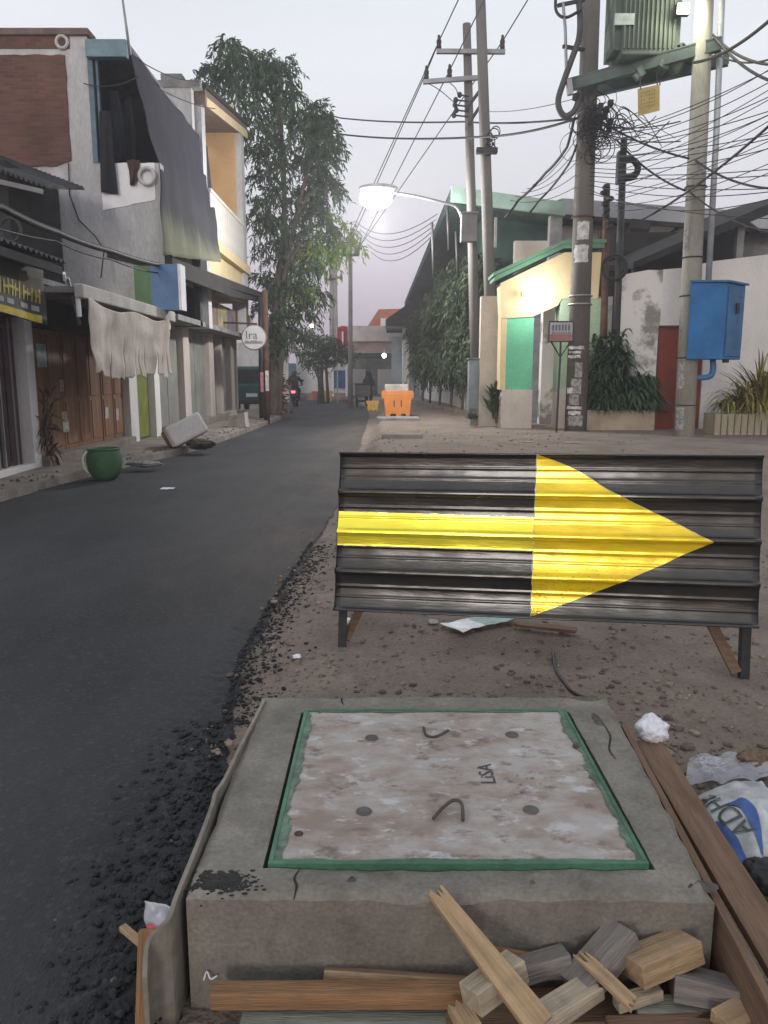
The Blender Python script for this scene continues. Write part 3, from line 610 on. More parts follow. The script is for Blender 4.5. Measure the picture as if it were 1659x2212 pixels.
def sheet(name, label, cat, pts, mat, amp=.008, n=14, lift=.008):
    A, B_, C_, D_ = [gr(x, y, 0) for x, y in pts]
    b = MB(); b.grid(lambda u, v: (lambda q: V((q.x, q.y, gz(q.x, q.y) + lift + amp * (1 + nz(q.x, q.y, 12)))))(A.lerp(B_, u).lerp(D_.lerp(C_, u), v)), n, n)
    return tag(b.build(name, mat, smooth=True, solid=.001), label, cat)
t = thing('printed_card', 'white printed card with a green band lying under the arrow board', 'card', gr(1010, 1355, 0))
def card(pts, mat, nm, lift): 
    A, B_, C_, D_ = [gr(x, y, 0) for x, y in pts]
    MB().grid(lambda u, v: (lambda q: V((q.x, q.y, gz(q.x, q.y) + lift)))(A.lerp(B_, u).lerp(D_.lerp(C_, u), v)), 10, 6).build(nm, mat, t, solid=.001)
card(((950, 1347), (1010, 1338), (1050, 1352), (1000, 1366)), plastic_w, 'card', .03)
card(((1010, 1338), (1100, 1325), (1110, 1338), (1050, 1352)), M('card_green', (.3, .42, .38), .6), 'green_band', .0305)
p = gr(330, 1950, .1)
t = thing('snack_wrapper', 'pink and silver snack wrapper stuck beside the brown stake', 'wrapper', (p.x, p.y, .0))
wr = lambda u, v: V((-.575 + .075 * u + .01 * nz(u * 3, v * 3, 1), 1.64 - .02 * u + .03 * v + .012 * nz(u * 4, v * 4, 1, 2), .03 + .13 * v))
MB().grid(lambda u, v: wr(u, v * .6), 10, 8).build('foil', M('pink_foil', (.55, .08, .13), .35, .2, 9, .2, 20), t, smooth=True, solid=.002)
MB().grid(lambda u, v: wr(u, .6 + v * .4), 10, 6).build('clear_end', M('silver_film', (.5, .52, .58), .3, .15, 8, .2, 20), t, smooth=True, solid=.002)
# adhesive sack
c = [gr(1470, 1690, .1), gr(1650, 1640, .1), gr(1790, 1830, .08), gr(1588, 1885, .06)]
def sack(u, v, off=0.):
    q = c[0].lerp(c[1], u).lerp(c[3].lerp(c[2], u), v); e = max(0., math.sin(math.pi * u)) ** .5 * max(0., math.sin(math.pi * v)) ** .5
    return V((q.x + .02 * nz(u * 4, v * 4, 1, 6) * (1 - e), q.y + .02 * nz(u * 4, v * 4, 1, 7) * (1 - e), .02 + .09 * e + .02 * nz(u * 3, v * 3, 1, 4) * e + .012 * nz(u * 8, v * 7, 1, 2) + off))
def sack_xy(x, y, off):
    u = v = .5
    for _ in range(14):
        p0_, p1_ = c[0].lerp(c[3], v), c[1].lerp(c[2], v); d_ = p1_ - p0_; u = ((x - p0_.x) * d_.x + (y - p0_.y) * d_.y) / (d_.x ** 2 + d_.y ** 2)
        p0_, p1_ = c[0].lerp(c[1], u), c[3].lerp(c[2], u); d_ = p1_ - p0_; v = ((x - p0_.x) * d_.x + (y - p0_.y) * d_.y) / (d_.x ** 2 + d_.y ** 2)
    q = sack(min(.99, max(.01, u)), min(.99, max(.01, v)), off); return V((x, y, q.z))
t = thing('adhesive_sack', 'torn white sack with blue print lying at the right of the manhole', 'sack', ((c[0].x + c[2].x) / 2, c[0].y, 0))
b = MB(); b.grid(lambda u, v: sack(u, v), 34, 34); b.grid(lambda u, v: (lambda q: V((q.x, q.y, -.01)))(sack(u, v)), 8, 8)
b.build('sack_body', M('sack_white', (.42, .43, .43), .6, .3, 6, .25, 30), t, smooth=True)
blue = M('sack_blue', (.03, .085, .26), .45, .2, 8, .1, 30)
def band(pa, pb, nm):
    A_ = spline([gr(x, y, .13) for x, y in pa], 5); B_ = spline([gr(x, y, .13) for x, y in pb], 5); m = MB(); n_ = len(A_)
    m.grid(lambda u, v: (lambda q: sack_xy(q.x, q.y, .004))(A_[min(n_ - 1, int(round(v * (n_ - 1))))].lerp(B_[min(n_ - 1, int(round(v * (n_ - 1))))], u)), 8, n_ - 1); m.build(nm, blue, t, smooth=True)
band([(1549, 1738), (1556, 1768), (1574, 1800), (1594, 1830)], [(1552, 1738), (1582, 1762), (1604, 1788), (1630, 1820)], 'blue_band')
band([(1568, 1722), (1600, 1733), (1625, 1765), (1652, 1815)], [(1572, 1718), (1612, 1712), (1640, 1750), (1655, 1812)], 'blue_arc')
vs, fs = text_geo('ADHE', .088); pa, pb = gr(1618, 1776, .13), gr(1556, 1722, .13); d_ = (pb - pa).normalized(); up_ = V((-d_.y, d_.x, 0)); pa -= up_ * .03
MB().add([(lambda q: sack_xy(q.x, q.y, .0055))(pa + d_ * v.x + up_ * v.y) for v in vs], fs).build('lettering', M('print_dark', (.06, .075, .07), .6), t)
sheetp = [gr(1490, 1628, .03), gr(1690, 1622, .03), gr(1700, 1672, .03), gr(1480, 1688, .03)]
b = MB(); b.grid(lambda u, v: sheetp[0].lerp(sheetp[1], u).lerp(sheetp[3].lerp(sheetp[2], u), v) + V((0, 0, .035 * abs(nz(u * 3.5, v * 2.5, 1, 9)) + .008 * nz(u * 9, v * 7, 1, 2) - .02 * (abs(v - .5) * 2) ** 2)), 40, 24)
tag(b.build('plastic_film', clear, smooth=True), 'crumpled clear plastic film beyond the white sack', 'plastic film')
crumple('dark_bag', 'small black plastic bundle below the white sack at the right edge', 'bag', (lambda q: (q.x, q.y, -.02))(gr(1650, 1900, .02)), (.07, .06, .05), steel_d, .3)
p = gr(440, 2118, .05); MB_ = MB().tube(spline([p, p + V((.006, .008, .016)), p + V((.016, .0, .004)), p + V((.03, .005, .008))], 5), .0022, 6)
tag(MB_.build('string', plastic_w, smooth=True), 'scrap of white string at the left end of the long stud', 'string')
p = gr(1215, 1420, 0)
tag(MB().tube(spline([(q := gr(x, y, 0)) * 1 + V((0, 0, gz(q.x, q.y) + .006)) for x, y in ((1195, 1395), (1200, 1425), (1215, 1455), (1235, 1480), (1262, 1492), (1290, 1498))], 5), .008, 7).build('rubber_hose', rubber, smooth=True), 'short dark hose snaking over the earth behind the manhole', 'hose')
# ================================================================== LEFT ROW OF SHOPS
FX = -4.95
def corr(n_per, x0, x1, fn, amp, nm, mat, parent, sub=8, smooth=True, solid=.004):
    """corrugated sheet: fn(u, v) base point, waves along u"""
    b = MB(); b.grid(lambda u, v: V(fn(u, v)) + V((0, 0, amp * math.sin(u * n_per * 2 * math.pi))), n_per * sub, 4)
    return b.build(nm, mat, parent, smooth=smooth, solid=solid)
# --- shop with the folding gate, nearest on the left
t = thing('folding_gate_shop', 'low shop with dark folding steel gate at the left edge', 'shop', (FX - 1.5, 9, .1))
part('wall', plaster, t, (-9, -5.35, 5, 10.95, 0, 2.75))
part('threshold', white_wall, t, (-5.35, -4.93, 5, 10.9, .0, .2), bevel=.01)
part('pillar', white_wall, t, (-5.25, -4.93, 10.9, 11.12, .0, 2.62), bevel=.01)
part('lintel', dark, t, (-5.3, -5.0, 5, 10.9, 2.2, 2.62))
gate_m = M('gate_purple', (.055, .03, .036), .6, .3, 3, .1, 40, metal=.2)
sm = None
for k in range(38):
    y0 = 7.0 + k * .1
    b = MB().prism([(-5.08 + (.02 if k % 2 else 0), y0, .2), (-5.06 + (.02 if k % 2 else 0), y0 + .05, .2), (-5.08 + (.02 if k % 2 else 0), y0 + .093, .2)], (0, 0, 2.0)) if sm is None else None
    if sm is None: sm = b.build('gate_slat', gate_m, t); base_y = y0
    else:
        o = sm.copy(); COL.objects.link(o); o.parent = t; o.location = (.02 if k % 2 else 0, y0 - base_y, 0)
for y in (10.03, 10.2): part('gate_channel', steel, t, (-5.035, -5.0, y, y + .03, .2, 2.2))
corr(30, 0, 1, lambda u, v: V((lerp(-5.4, -4.12, v), lerp(6.2, 10.45, u), lerp(3.12, 2.86, v) + .0 * u)), .022, 'awning_sheet', zinc, t)
part('awning_beam', dark, t, (-4.22, -4.16, 6.2, 10.4, 2.7, 2.8)); 
MB().bar(onx(146, 600, -4.3), onx(172, 700, -4.5), .04, .04).build('awning_strut', steel, t)
MB().bar(onx(138, 590, -4.3), onx(140, 605, -4.32), .035, .06).build('awning_bracket', white_patch, t)
# upper lean-to of rusty zinc
t = thing('zinc_lean_to', 'dark corrugated zinc lean-to high up before the brick wall', 'canopy', at(40, 470, 12.6))
A_, B_ = at(-120, 322, 12.6), at(100, 405, 12.6)
b = MB(); nn_ = 130
for j in range(2):
    for i in range(nn_ + 1):
        q = A_.lerp(B_, i / nn_); b.v.append((q.x, q.y + j * 1.6, q.z + j * .35 + .03 * math.sin(i * .95)))
b.f = [(i, i + 1, nn_ + 2 + i, nn_ + 1 + i) for i in range(nn_)]
b.build('zinc_sheet', zinc, t, smooth=True, solid=.006)
MB().bar(at(-90, 372, 12.5), at(92, 414, 12.5), .06, .07).build('purlin', concrete_d, t)
q = at(22, 470, 12.9); part('hut_wall', dark, t, (-9, q.x, 12.9, 14.9, 2.78, 4.75))
# banner of the shop
t = thing('shop_banner', 'dark shop banner with yellow lettering hanging under the zinc awning', 'banner', onx(70, 690, -4.45))
bn = lambda u, v, off=0.: (lambda a, c_: V((-4.42 + off + .015 * nz(u * 5, v * 2, 1), lerp(8.35, 10.42, u), lerp(a, c_, v))))(2.1 + .03 * math.sin(u * 5), 2.78)
MB().grid(lambda u, v: bn(u, v), 40, 10).build('cloth', M('banner_dark', (.03, .03, .024), .7, .4, 2, .1, 30), t, smooth=True, solid=.004)
yl = M('banner_yellow', (.42, .33, .02), .7, .2, 5, 0, 30); bw = M('banner_grey', (.25, .27, .28), .7, .2, 5, 0, 30); olive = M('banner_olive', (.1, .085, .05), .8, .3, 3, 0, 30)
MB().grid(lambda u, v: bn(lerp(.0, .93, u), lerp(.02, .15, v), .006), 30, 3).build('yellow_stripe', yl, t, smooth=True)
for a, c_ in ((.05, .3), (.33, .44), (.48, .57), (.65, .74), (.79, .9)):
    MB().grid(lambda u, v: bn(lerp(a, c_, u), lerp(.21, .3, v), .006), 8, 3).build('grey_box', bw, t, smooth=True)
b = MB(); u_ = .03
while u_ < .9:                                        # worn, unreadable painted characters
    h_ = random.uniform(.16, .3); w_ = random.uniform(.012, .022)
    b.grid(lambda i, j: bn(u_ + i * w_ + j * .01, .36 + j * h_, .008), 2, 3)
    if random.random() < .6: b.grid(lambda i, j: bn(u_ + i * .05, .36 + random.choice((0, h_ * .5)) * 0 + h_ * .45 + j * .05, .0085), 3, 2)
    u_ += random.uniform(.035, .06)
tag(b.build('yellow_lettering', yl, t), kind='stuff')
MB().grid(lambda u, v: bn(lerp(.66, .95, u), lerp(.42, .8, v) + .1 * u * (1 - v), .005), 8, 5).build('faded_panel', olive, t, smooth=True)
# --- shop with the brown folding doors
t = thing('brown_door_shop', 'single storey shop front with brown timber folding doors', 'shop', (FX - 1.5, 13, .1))
part('wall', plaster, t, (-9, -5.2, 11.12, 14.96, 0, 2.72))
part('roof_edge', concrete_d, t, (-9, -4.9, 11.0, 14.96, 2.72, 2.8))
part('step', sidewalk_m, t, (-5.2, -4.82, 11.12, 15.1, .05, .26), bevel=.015)
part('transom', dark, t, (-5.2, -5.0, 11.12, 15.2, 2.1, 2.72))
seg = (15.16 - 11.2) / 7; d0 = None
for k in range(7):
    y0 = 11.2 + k * seg
    if d0 is None:
        b = MB().box(-5.12, -5.07, y0 + .012, y0 + seg - .012, .26, 2.1)
        for z0, z1 in ((.34, 1.0), (1.08, 2.02)): b.box(-5.07, -5.055, y0 + .07, y0 + seg - .07, z0, z1)
        d0 = b.build('door_panel', door_brown, t, bevel=.004)
    else: o = d0.copy(); COL.objects.link(o); o.parent = t; o.location = (random.uniform(-.01, .01), y0 - 11.2, 0)
for (x, y, ww, hh, c_) in ((90, 768, .32, .34, (.35, .42, .45)), (134, 833, .14, .18, (.4, .36, .3)), (140, 900, .2, .16, (.33, .27, .2)), (143, 922, .22, .16, (.45, .5, .42)), (231, 892, .16, .2, (.45, .42, .4)), (254, 895, .15, .22, (.36, .33, .35))):
    q = onx(x, y, -5.045); part('poster', M('poster%d' % x, c_, .8, .35, 9, 0, 30), t, (-5.05, -5.045, q.y - ww / 2, q.y + ww / 2, q.z - hh / 2, q.z + hh / 2))
part('awning_slab', concrete_d, t, (-4.95, -4.15, 10.75, 15.3, 2.52, 2.6))
part('gutter', M('gutter_pale', (.42, .41, .38), .8, .2, 2, .1, 40), t, (-4.15, -4.02, 10.7, 15.35, 2.44, 2.63), bevel=.02)
for y in (10.75, 15.1): MB().tube([(-4.12, y, 2.46), (-4.12, y + .01, 2.2)], .035, 8).build('downpipe', white_patch, t)
part('pillar', white_wall, t, (-5.2, -4.92, 15.14, 15.62, .1, 2.62), bevel=.01)
part('side_post', concrete_d, t, (-5.15, -4.98, 15.66, 15.84, .1, 2.6))
part('olive_board', M('olive_board', (.15, .17, .03), .7, .2, 3, .1, 40), t, (-5.12, -5.06, 15.86, 16.8, .15, 2.4))
part('pillar', white_wall, t, (-5.2, -4.92, 16.82, 17.2, .1, 2.7), bevel=.01)
# scruffy broom-like palm leaf on the doors
t = thing('dry_palm_bundle', 'bundle of dark dry fronds leaning beside the white pillar', 'plant', (-4.85, 11.2, .12))
Pp = np.array([[-4.86 + random.uniform(-.05, .05), 11.22 + random.uniform(-.1, .12), .12 + random.uniform(0, 1.0)] for k in range(90)])
v_, f_ = leaf_quads(Pp, np.array([[random.uniform(-.2, .3), random.uniform(-.5, .5), random.uniform(-.5, 1)] for k in range(90)]), .28, .035)
arr_mesh('frond', v_, f_, M('dry_leaf', (.06, .045, .03), .9, .3, 5, 0, 20, island=.4), t)
MB().tube([(-4.9, 11.25, .1), (-4.92, 11.3, 1.15)], .02, 6).build('stalk', bark, t)
# torn canvas
t = thing('torn_canvas', 'torn dirty beige canvas hanging from the pale gutter', 'canvas', (-4.05, 12.7, 1.4))
canv = M('canvas_beige', (.46, .41, .36), .95, .25, 2.2, .3, 40, stretch=(1, 1, .4))
cuts = [0, .07, .21, .35, .45, .56, .62, .74, .88, .95, 1]
def cbase(uu, v):
    z1 = 2.46 - .16 * math.sin(min(1, max(0, (uu - .05) / .9)) * math.pi) ** .7 * (.6 + .4 * math.sin(uu * 9)); z0 = 1.38 + .05 * nz(uu * 5, 1, 1)
    return V((-4.0 + .045 * math.sin(uu * 19 + 2 * nz(uu * 4, v, 1)) * (1 - v) ** .6 + .05 * nz(uu * 6, v * 3, 1, 3), lerp(10.8, 14.8, uu) + .05 * (1 - v) * nz(uu * 3, v * 2, 1, 8), lerp(z0, z1, v)))
b = MB()
for k in range(10):
    a, c_ = cuts[k], cuts[k + 1]; hs = random.uniform(.0, .08); gp = random.uniform(.003, .01); lean = random.uniform(-.012, .012); top_ = random.uniform(.35, .6)
    def cf(u, v):
        w_ = max(0., (top_ - v) / top_); g_ = gp * w_ ** .8; uu = lerp(a + g_, c_ - g_, u); q = cbase(uu + lean * w_ ** 2, v); q.z += w_ * (hs + .05 * nz(uu * 40, 2, 1) + .02 * nz(uu * 130, 4, 1)); q.x += w_ ** 2 * .06 * nz(k * 3.3, 1, 1); return q
    b.grid(cf, max(4, int((c_ - a) * 110)), 36)
o = b.build('canvas_cloth', canv, t, smooth=True)
import bmesh
bm = bmesh.new(); bm.from_mesh(o.data); bmesh.ops.remove_doubles(bm, verts=bm.verts, dist=2e-4); bm.to_mesh(o.data); bm.free()
d = o.modifiers.new('solid', 'SOLIDIFY'); d.thickness = .006
# green and blue board standing on the awning end
t = thing('sign_box', 'plain blue and green sign box standing on the gutter end', 'sign', at(340, 660, 14.6))
a = at(288, 574, 14.6); c_ = at(388, 665, 14.6); xm = at(325, 600, 14.6).x
part('green_panel', M('panel_green', (.12, .22, .1), .7, .2, 2, .1, 40), t, (a.x, xm, 14.6, 14.9, 2.61, a.z))
part('blue_panel', M('panel_blue', (.1, .2, .36), .6, .15, 2, .1, 40), t, (xm, c_.x, 14.59, 14.9, 2.61, a.z + .03))
part('edge_trim', white_patch, t, (c_.x, c_.x + .05, 14.57, 14.92, 2.61, a.z + .03))
# --- two-storey house with the brick wall, behind the low shops
t = thing('brick_house', 'two storey grey house with bare brick patch and laundry balcony', 'house', (-6.5, 15, 0))
Y0 = 15.0
TL, TR = at(0, 64, Y0), at(186, 62, Y0); xo = TR.x; xe = at(348, 400, Y0).x; zl = at(275, 352, Y0).z; zt = TR.z
part('end_wall', plaster, t, (-9.5, xo, Y0, Y0 + .25, 0, zt - .12), (xo, xe, Y0, Y0 + .22, 2.3, zl))
part('coping', M('coping_brown', (.16, .12, .1), .9, .3, 3, .3, 40), t, (-9.5, xo + .05, Y0 - .06, Y0 + .35, zt - .12, zt), bevel=.02)
brick_m = bpy.data.materials.new('brickwork'); brick_m.use_nodes = True
def brick_nodes():
    n = brick_m.node_tree; N = n.nodes; L = n.links; bs = N['Principled BSDF']; bs.inputs['Roughness'].default_value = .95
    t_ = N.new('ShaderNodeTexCoord'); mp = N.new('ShaderNodeMapping'); mp.inputs['Rotation'].default_value = (R(90), 0, 0); L.new(t_.outputs['Object'], mp.inputs[0])
    br = N.new('ShaderNodeTexBrick'); br.inputs['Scale'].default_value = 1; br.inputs['Brick Width'].default_value = .21; br.inputs['Row Height'].default_value = .066; br.inputs['Mortar Size'].default_value = .008
    br.inputs['Color1'].default_value = (.17, .075, .05, 1); br.inputs['Color2'].default_value = (.11, .05, .04, 1); br.inputs['Mortar'].default_value = (.12, .09, .075, 1)
    L.new(mp.outputs[0], br.inputs[0]); no = N.new('ShaderNodeTexNoise'); no.inputs['Scale'].default_value = 1.3; no.inputs['Detail'].default_value = 7; L.new(t_.outputs['Object'], no.inputs[0])
    m_ = N.new('ShaderNodeMix'); m_.data_type = 'RGBA'; m_.blend_type = 'OVERLAY'; m_.inputs[0].default_value = .6; L.new(br.outputs[0], m_.inputs[6]); L.new(no.outputs[0], m_.inputs[7]); L.new(m_.outputs[2], bs.inputs['Base Color'])
    bp = N.new('ShaderNodeBump'); bp.inputs['Strength'].default_value = .8; bp.inputs['Distance'].default_value = .02; bp.invert = True; L.new(br.outputs['Fac'], bp.inputs['Height']); L.new(bp.outputs[0], bs.inputs['Normal'])
brick_nodes()
def rag(pts, am=.03, st=.12):
    out = []
    for p, q in zip(pts, pts[1:] + pts[:1]):
        k = max(1, int((q - p).length / st))
        out += [p.lerp(q, i / k) + V((nz(i * .7, p.x, 1, p.z) * am, 0, nz(i * .9, p.z, 1, p.x) * am)) for i in range(k)]
    return out
MB().prism(rag([at(-150, 118, Y0 - .03), at(140, 118, Y0 - .03), at(152, 345, Y0 - .03), at(120, 358, Y0 - .03), at(-150, 362, Y0 - .03)]), (0, .05, 0)).build('brick_panel', brick_m, t)
part('brick_course', brick_m, t, (-9.5, at(150, 90, Y0).x, Y0 - .02, Y0 + .02, at(90, 105, Y0).z, zt - .125))
q = at(135, 92, Y0); MB().ring((q.x, Y0 - .03, q.z), .1, .03, (0, 1, 0), 16, 6).build('vent_ring', plaster, t)
# balcony room
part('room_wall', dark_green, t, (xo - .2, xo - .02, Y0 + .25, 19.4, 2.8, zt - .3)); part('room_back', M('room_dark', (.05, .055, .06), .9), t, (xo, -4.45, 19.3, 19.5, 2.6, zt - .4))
part('room_floor', concrete_d, t, (xo, -4.3, Y0 + .25, 19.3, zl - .9, zl - .8))
tz = at(230, 90, Y0).z; tb = at(230, 128, Y0).z
teal = M('teal_fascia', (.16, .25, .29), .6, .2, 3, .1, 40)
part('teal_fascia', teal, t, (xo + .0, at(276, 90, Y0).x, Y0 - .12, Y0 + .05, tb, tz), bevel=.01)
part('roof_slab', concrete_d, t, (xo, at(276, 90, Y0).x, Y0 + .05, 19.5, tz - .12, tz))
q0, q1 = at(190, 150, Y0), at(208, 350, Y0)
part('window_frame', M('teal_frame', (.1, .16, .2), .6), t, (q0.x, q0.x + .09, Y0 - .02, Y0 + .18, zl, tb), (q0.x + .13, q0.x + .17, Y0 + .02, Y0 + .1, zl, tb))
MB().prism(rag([at(218, 352, Y0 - .012), at(334, 352, Y0 - .012), at(336, 430, Y0 - .012), at(290, 440, Y0 - .012), at(222, 455, Y0 - .012)], .02, .1), (0, .03, 0)).build('white_paint_patch', white_patch, t)
# street side of the ground floor behind the sign box
part('street_wall', plaster, t, (-5.2, -4.6, 15.2, 19.4, 2.64, zl - .9))
# grey tarpaulin on the street side
tarp_m = M('tarpaulin', (.052, .052, .062), .8, .3, 1.2, .2, 20, stretch=(1, 1, .4)); tarp_l = M('tarpaulin_faded', (.2, .215, .15), .85, .3, 2, .2, 20, stretch=(3, 3, .4))
tp_ = thing('tarpaulin', 'large grey tarpaulin with faded green hem hung down the house side', 'tarpaulin', (-4.3, 16.5, 3.4))
tT = [at(276, 96, 15.05), onx(448, 318, -4.42)]; tB = [onx(352, 552, -3.98), onx(474, 566, -3.98)]
tM = [at(338, 352, 15.0), onx(462, 450, -4.36)]
def tf(u, v):
    a = tB[0].lerp(tB[1], u); m_ = tM[0].lerp(tM[1], u); c_ = tT[0].lerp(tT[1], u)
    q = a.lerp(m_, v / .42) if v < .42 else m_.lerp(c_, (v - .42) / .58)
    return q + V(((.05 * math.sin(u * 26 + 3 * v) * (1 - v) ** 2 + .06 * nz(u * 4, v * 4, 1) + .03 * nz(u * 11, v * 6, 1, 3)), 0, .03 * nz(u * 12, 1, 1) * (v < .02)))
def fade_mat():
    m = bpy.data.materials.new('tarpaulin_fade'); m.use_nodes = True; n = m.node_tree; N = n.nodes; L = n.links; bs = N['Principled BSDF']; bs.inputs['Roughness'].default_value = .95; bs.inputs['Specular IOR Level'].default_value = .15
    tcx = N.new('ShaderNodeTexCoord'); sp = N.new('ShaderNodeSeparateXYZ'); L.new(tcx.outputs['Object'], sp.inputs[0]); mp = N.new('ShaderNodeMapping'); mp.inputs['Scale'].default_value = (3, 3, .5); L.new(tcx.outputs['Object'], mp.inputs[0])
    no = N.new('ShaderNodeTexNoise'); no.inputs['Scale'].default_value = 1.5; no.inputs['Detail'].default_value = 7; L.new(mp.outputs[0], no.inputs[0])
    ad = N.new('ShaderNodeMath'); ad.operation = 'MULTIPLY_ADD'; L.new(no.outputs[0], ad.inputs[0]); ad.inputs[1].default_value = .8; L.new(sp.outputs['Z'], ad.inputs[2])
    rp = N.new('ShaderNodeValToRGB'); e = rp.color_ramp.elements; rp.color_ramp.interpolation = 'EASE'; e[0].position = .1; e[0].color = (.2, .21, .14, 1); e[1].position = 1; e[1].color = (.045, .045, .055, 1)
    for p, c in ((.24, (.16, .17, .12)), (.4, (.05, .05, .056)), (.7, (.038, .038, .048))): q = e.new(p); q.color = (*c, 1)
    mr = N.new('ShaderNodeMapRange'); mr.inputs[1].default_value = 0; mr.inputs[2].default_value = 4.2; L.new(ad.outputs[0], mr.inputs[0]); L.new(mr.outputs[0], rp.inputs[0]); L.new(rp.outputs[0], bs.inputs['Base Color']); return m
MB().grid(lambda u, v: tf(u, v), 60, 44).build('tarpaulin_sheet', fade_mat(), tp_, smooth=True, solid=.006)
# laundry: each piece on its own
cl_b = M('cloth_black', (.014, .015, .02), .95, .3, 3, .2, 40); cl_n = M('cloth_navy', (.016, .022, .032), .95, .3, 3, .2, 40); cl_br = M('cloth_brown', (.06, .035, .03), .95, .3, 3, .2, 40)
def garment(name, label, pts, mat, Y):
    P_ = [at(x, y, Y) for x, y in pts]; n = len(P_) // 2
    def fn(u, v):
        i = min(int(v * (n - 1)), n - 2); q = v * (n - 1) - i; l_ = P_[i].lerp(P_[i + 1], q); r_ = P_[-1 - i].lerp(P_[-2 - i], q)
        return l_.lerp(r_, u) + V((0, .03 * math.sin(u * 9 + v * 2) + .03 * nz(u * 3, v * 4, 1, Y), 0))
    tag(MB().grid(fn, 14, 20).build(name, mat, smooth=True, solid=.012), label, 'clothes', 'laundry hung in the balcony opening')
garment('hanging_trousers', 'black trousers hanging out over the white balcony wall', [(215, 240), (214, 330), (218, 415), (256, 420), (247, 340), (238, 240)], cl_b, 14.93)
garment('hanging_cloth', 'tall dark cloth hanging at the left of the balcony opening', [(200, 190), (203, 270), (206, 348), (228, 348), (226, 270), (214, 175)], cl_n, 15.35)
garment('hanging_coat', 'long navy coat hanging in the middle of the balcony opening', [(232, 195), (232, 270), (240, 346), (275, 346), (268, 260), (255, 195)], cl_n, 15.5)
garment('hanging_shirt', 'black shirt hanging deepest at the right of the balcony opening', [(262, 215), (262, 280), (268, 346), (294, 346), (294, 280), (282, 210)], cl_b, 15.7)
garment('hanging_scarf', 'short brown cloth draped over the white balcony wall', [(274, 345), (278, 375), (281, 400), (292, 400), (300, 375), (302, 345)], cl_br, 14.95)
q = at(317, 380, 14.93); tag(MB().ring((q.x, q.y, q.z), .14, .035, (0.1, 1, 0), 24, 8).build('hanging_ring', plaster, smooth=True), 'grey rubber ring hanging on the white balcony wall', 'ring')
tag(MB().tube([at(263, -15, 14.9), at(281, 118, 14.9)], [.02, .03], 6).build('antenna_mast', steel, smooth=True), 'thin leaning mast rising above the balcony roof', 'mast')
# --- balcony house further on, shutters below
t = thing('balcony_house', 'two storey house with orange balcony and closed grey shutters', 'house', (-6.5, 21, 0))
gA, gB = at(345, 178, 19.6), at(468, 190, 19.6)
part('gable_wall', plaster, t, (-9, -4.52, 19.55, 19.8, 2.6, gB.z - .0))
part('roof_lip', concrete_d, t, (-9, -4.3, 19.5, 19.9, gB.z, gB.z + .14)); part('water_box', concrete_d, t, (gA.x, gA.x + .5, 19.7, 20.3, gB.z + .14, gB.z + .35))
zb = onx(500, 545, -4.4).z; zr = onx(535, 310, -4.4).z
part('side_pier', plaster, t, (-4.85, -4.36, 19.82, 20.2, 2.6, gB.z - .02))
org_m = M('orange_wall', (.56, .37, .19), .85, .12, 1, .1, 30)
part('orange_wall', org_m, t, (-5.6, -5.5, 20.2, 25.8, zb - .2, gB.z), (-5.5, -4.5, 24.85, 24.95, zb - .2, zr + .6))
part('end_column', plaster, t, (-4.75, -4.33, 24.95, 25.5, 2.6, zr + .1), bevel=.01)
part('balcony_floor', cream, t, (-5.5, -4.25, 19.9, 25.6, zb - .35, zb - .1)); part('lower_wall', cream, t, (-5.3, -4.42, 20.0, 25.5, 3.7, zb - .35))
MB().prism([(-4.25, 19.8, gB.z + .05), (-4.25, 25.7, zr + .25), (-4.25, 25.7, zr - .05), (-4.25, 19.8, gB.z - .3)], (-1.4, 0, 0)).build('roof_soffit', M('soffit', (.16, .12, .1), .9), t)
MB().prism([(-4.2, 19.75, gB.z + .16), (-4.2, 25.85, zr + .36), (-4.2, 25.85, zr + .26), (-4.2, 19.75, gB.z + .06)], (-1.6, 0, 0)).build('roof_sheet', dark, t)
MB().prism([(-4.235, 19.9, gB.z - .1), (-4.235, 25.7, zr + .1), (-4.235, 25.7, zr - .12), (-4.235, 19.9, gB.z - .3)], (-.03, 0, 0)).build('fascia_board', cream, t)
rl = M('rail_white', (.62, .6, .55), .7, .1, 2, .1, 30)
r0 = None
for k in range(15):
    y = 20.35 + k * .3
    if r0 is None: r0 = part('balcony_panel', rl, t, (-4.36, -4.33, y, y + .285, zb - .05, zb + 1.0))
    else: o = r0.copy(); COL.objects.link(o); o.parent = t; o.location = (0, y - 20.35, 0)
part('rail_top', rl, t, (-4.4, -4.3, 20.3, 24.9, zb + 1.0, zb + 1.08)); 
q = onx(478, 398, -5.4); MB().ball((-5.42, 20.9, zb + 1.9), (.1, .14, .12), 10, 8).build('wall_lamp', concrete_d, t)
# deep eave over the shutters
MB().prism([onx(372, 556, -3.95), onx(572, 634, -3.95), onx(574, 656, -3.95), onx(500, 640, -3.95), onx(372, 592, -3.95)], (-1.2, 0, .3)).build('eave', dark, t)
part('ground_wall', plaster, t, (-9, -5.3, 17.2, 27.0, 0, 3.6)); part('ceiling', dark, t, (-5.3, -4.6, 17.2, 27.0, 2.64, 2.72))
part('fascia_band', M('fascia_pale', (.3, .29, .25), .85, .3, 1.5, .1, 30), t, (-5.3, -4.6, 17.25, 20.2, 2.75, 3.5))
for y0, y1, c_, in ((20.25, 21.9, (.22, .14, .13)), (21.95, 23.2, (.3, .27, .15)), (23.25, 24.3, (.18, .16, .2)), (24.35, 26.4, (.33, .26, .13))):
    part('shop_board', M('board%d' % int(y0 * 10), c_, .8, .35, 3, 0, 30), t, (-5.2, -4.58, y0, y1, 2.75, 3.4))
part('ledge', concrete_d, t, (-5.3, -4.45, 17.2, 26.6, 2.62, 2.74)); part('step', sidewalk_m, t, (-5.3, -4.8, 17.2, 27, .05, .3), bevel=.02)
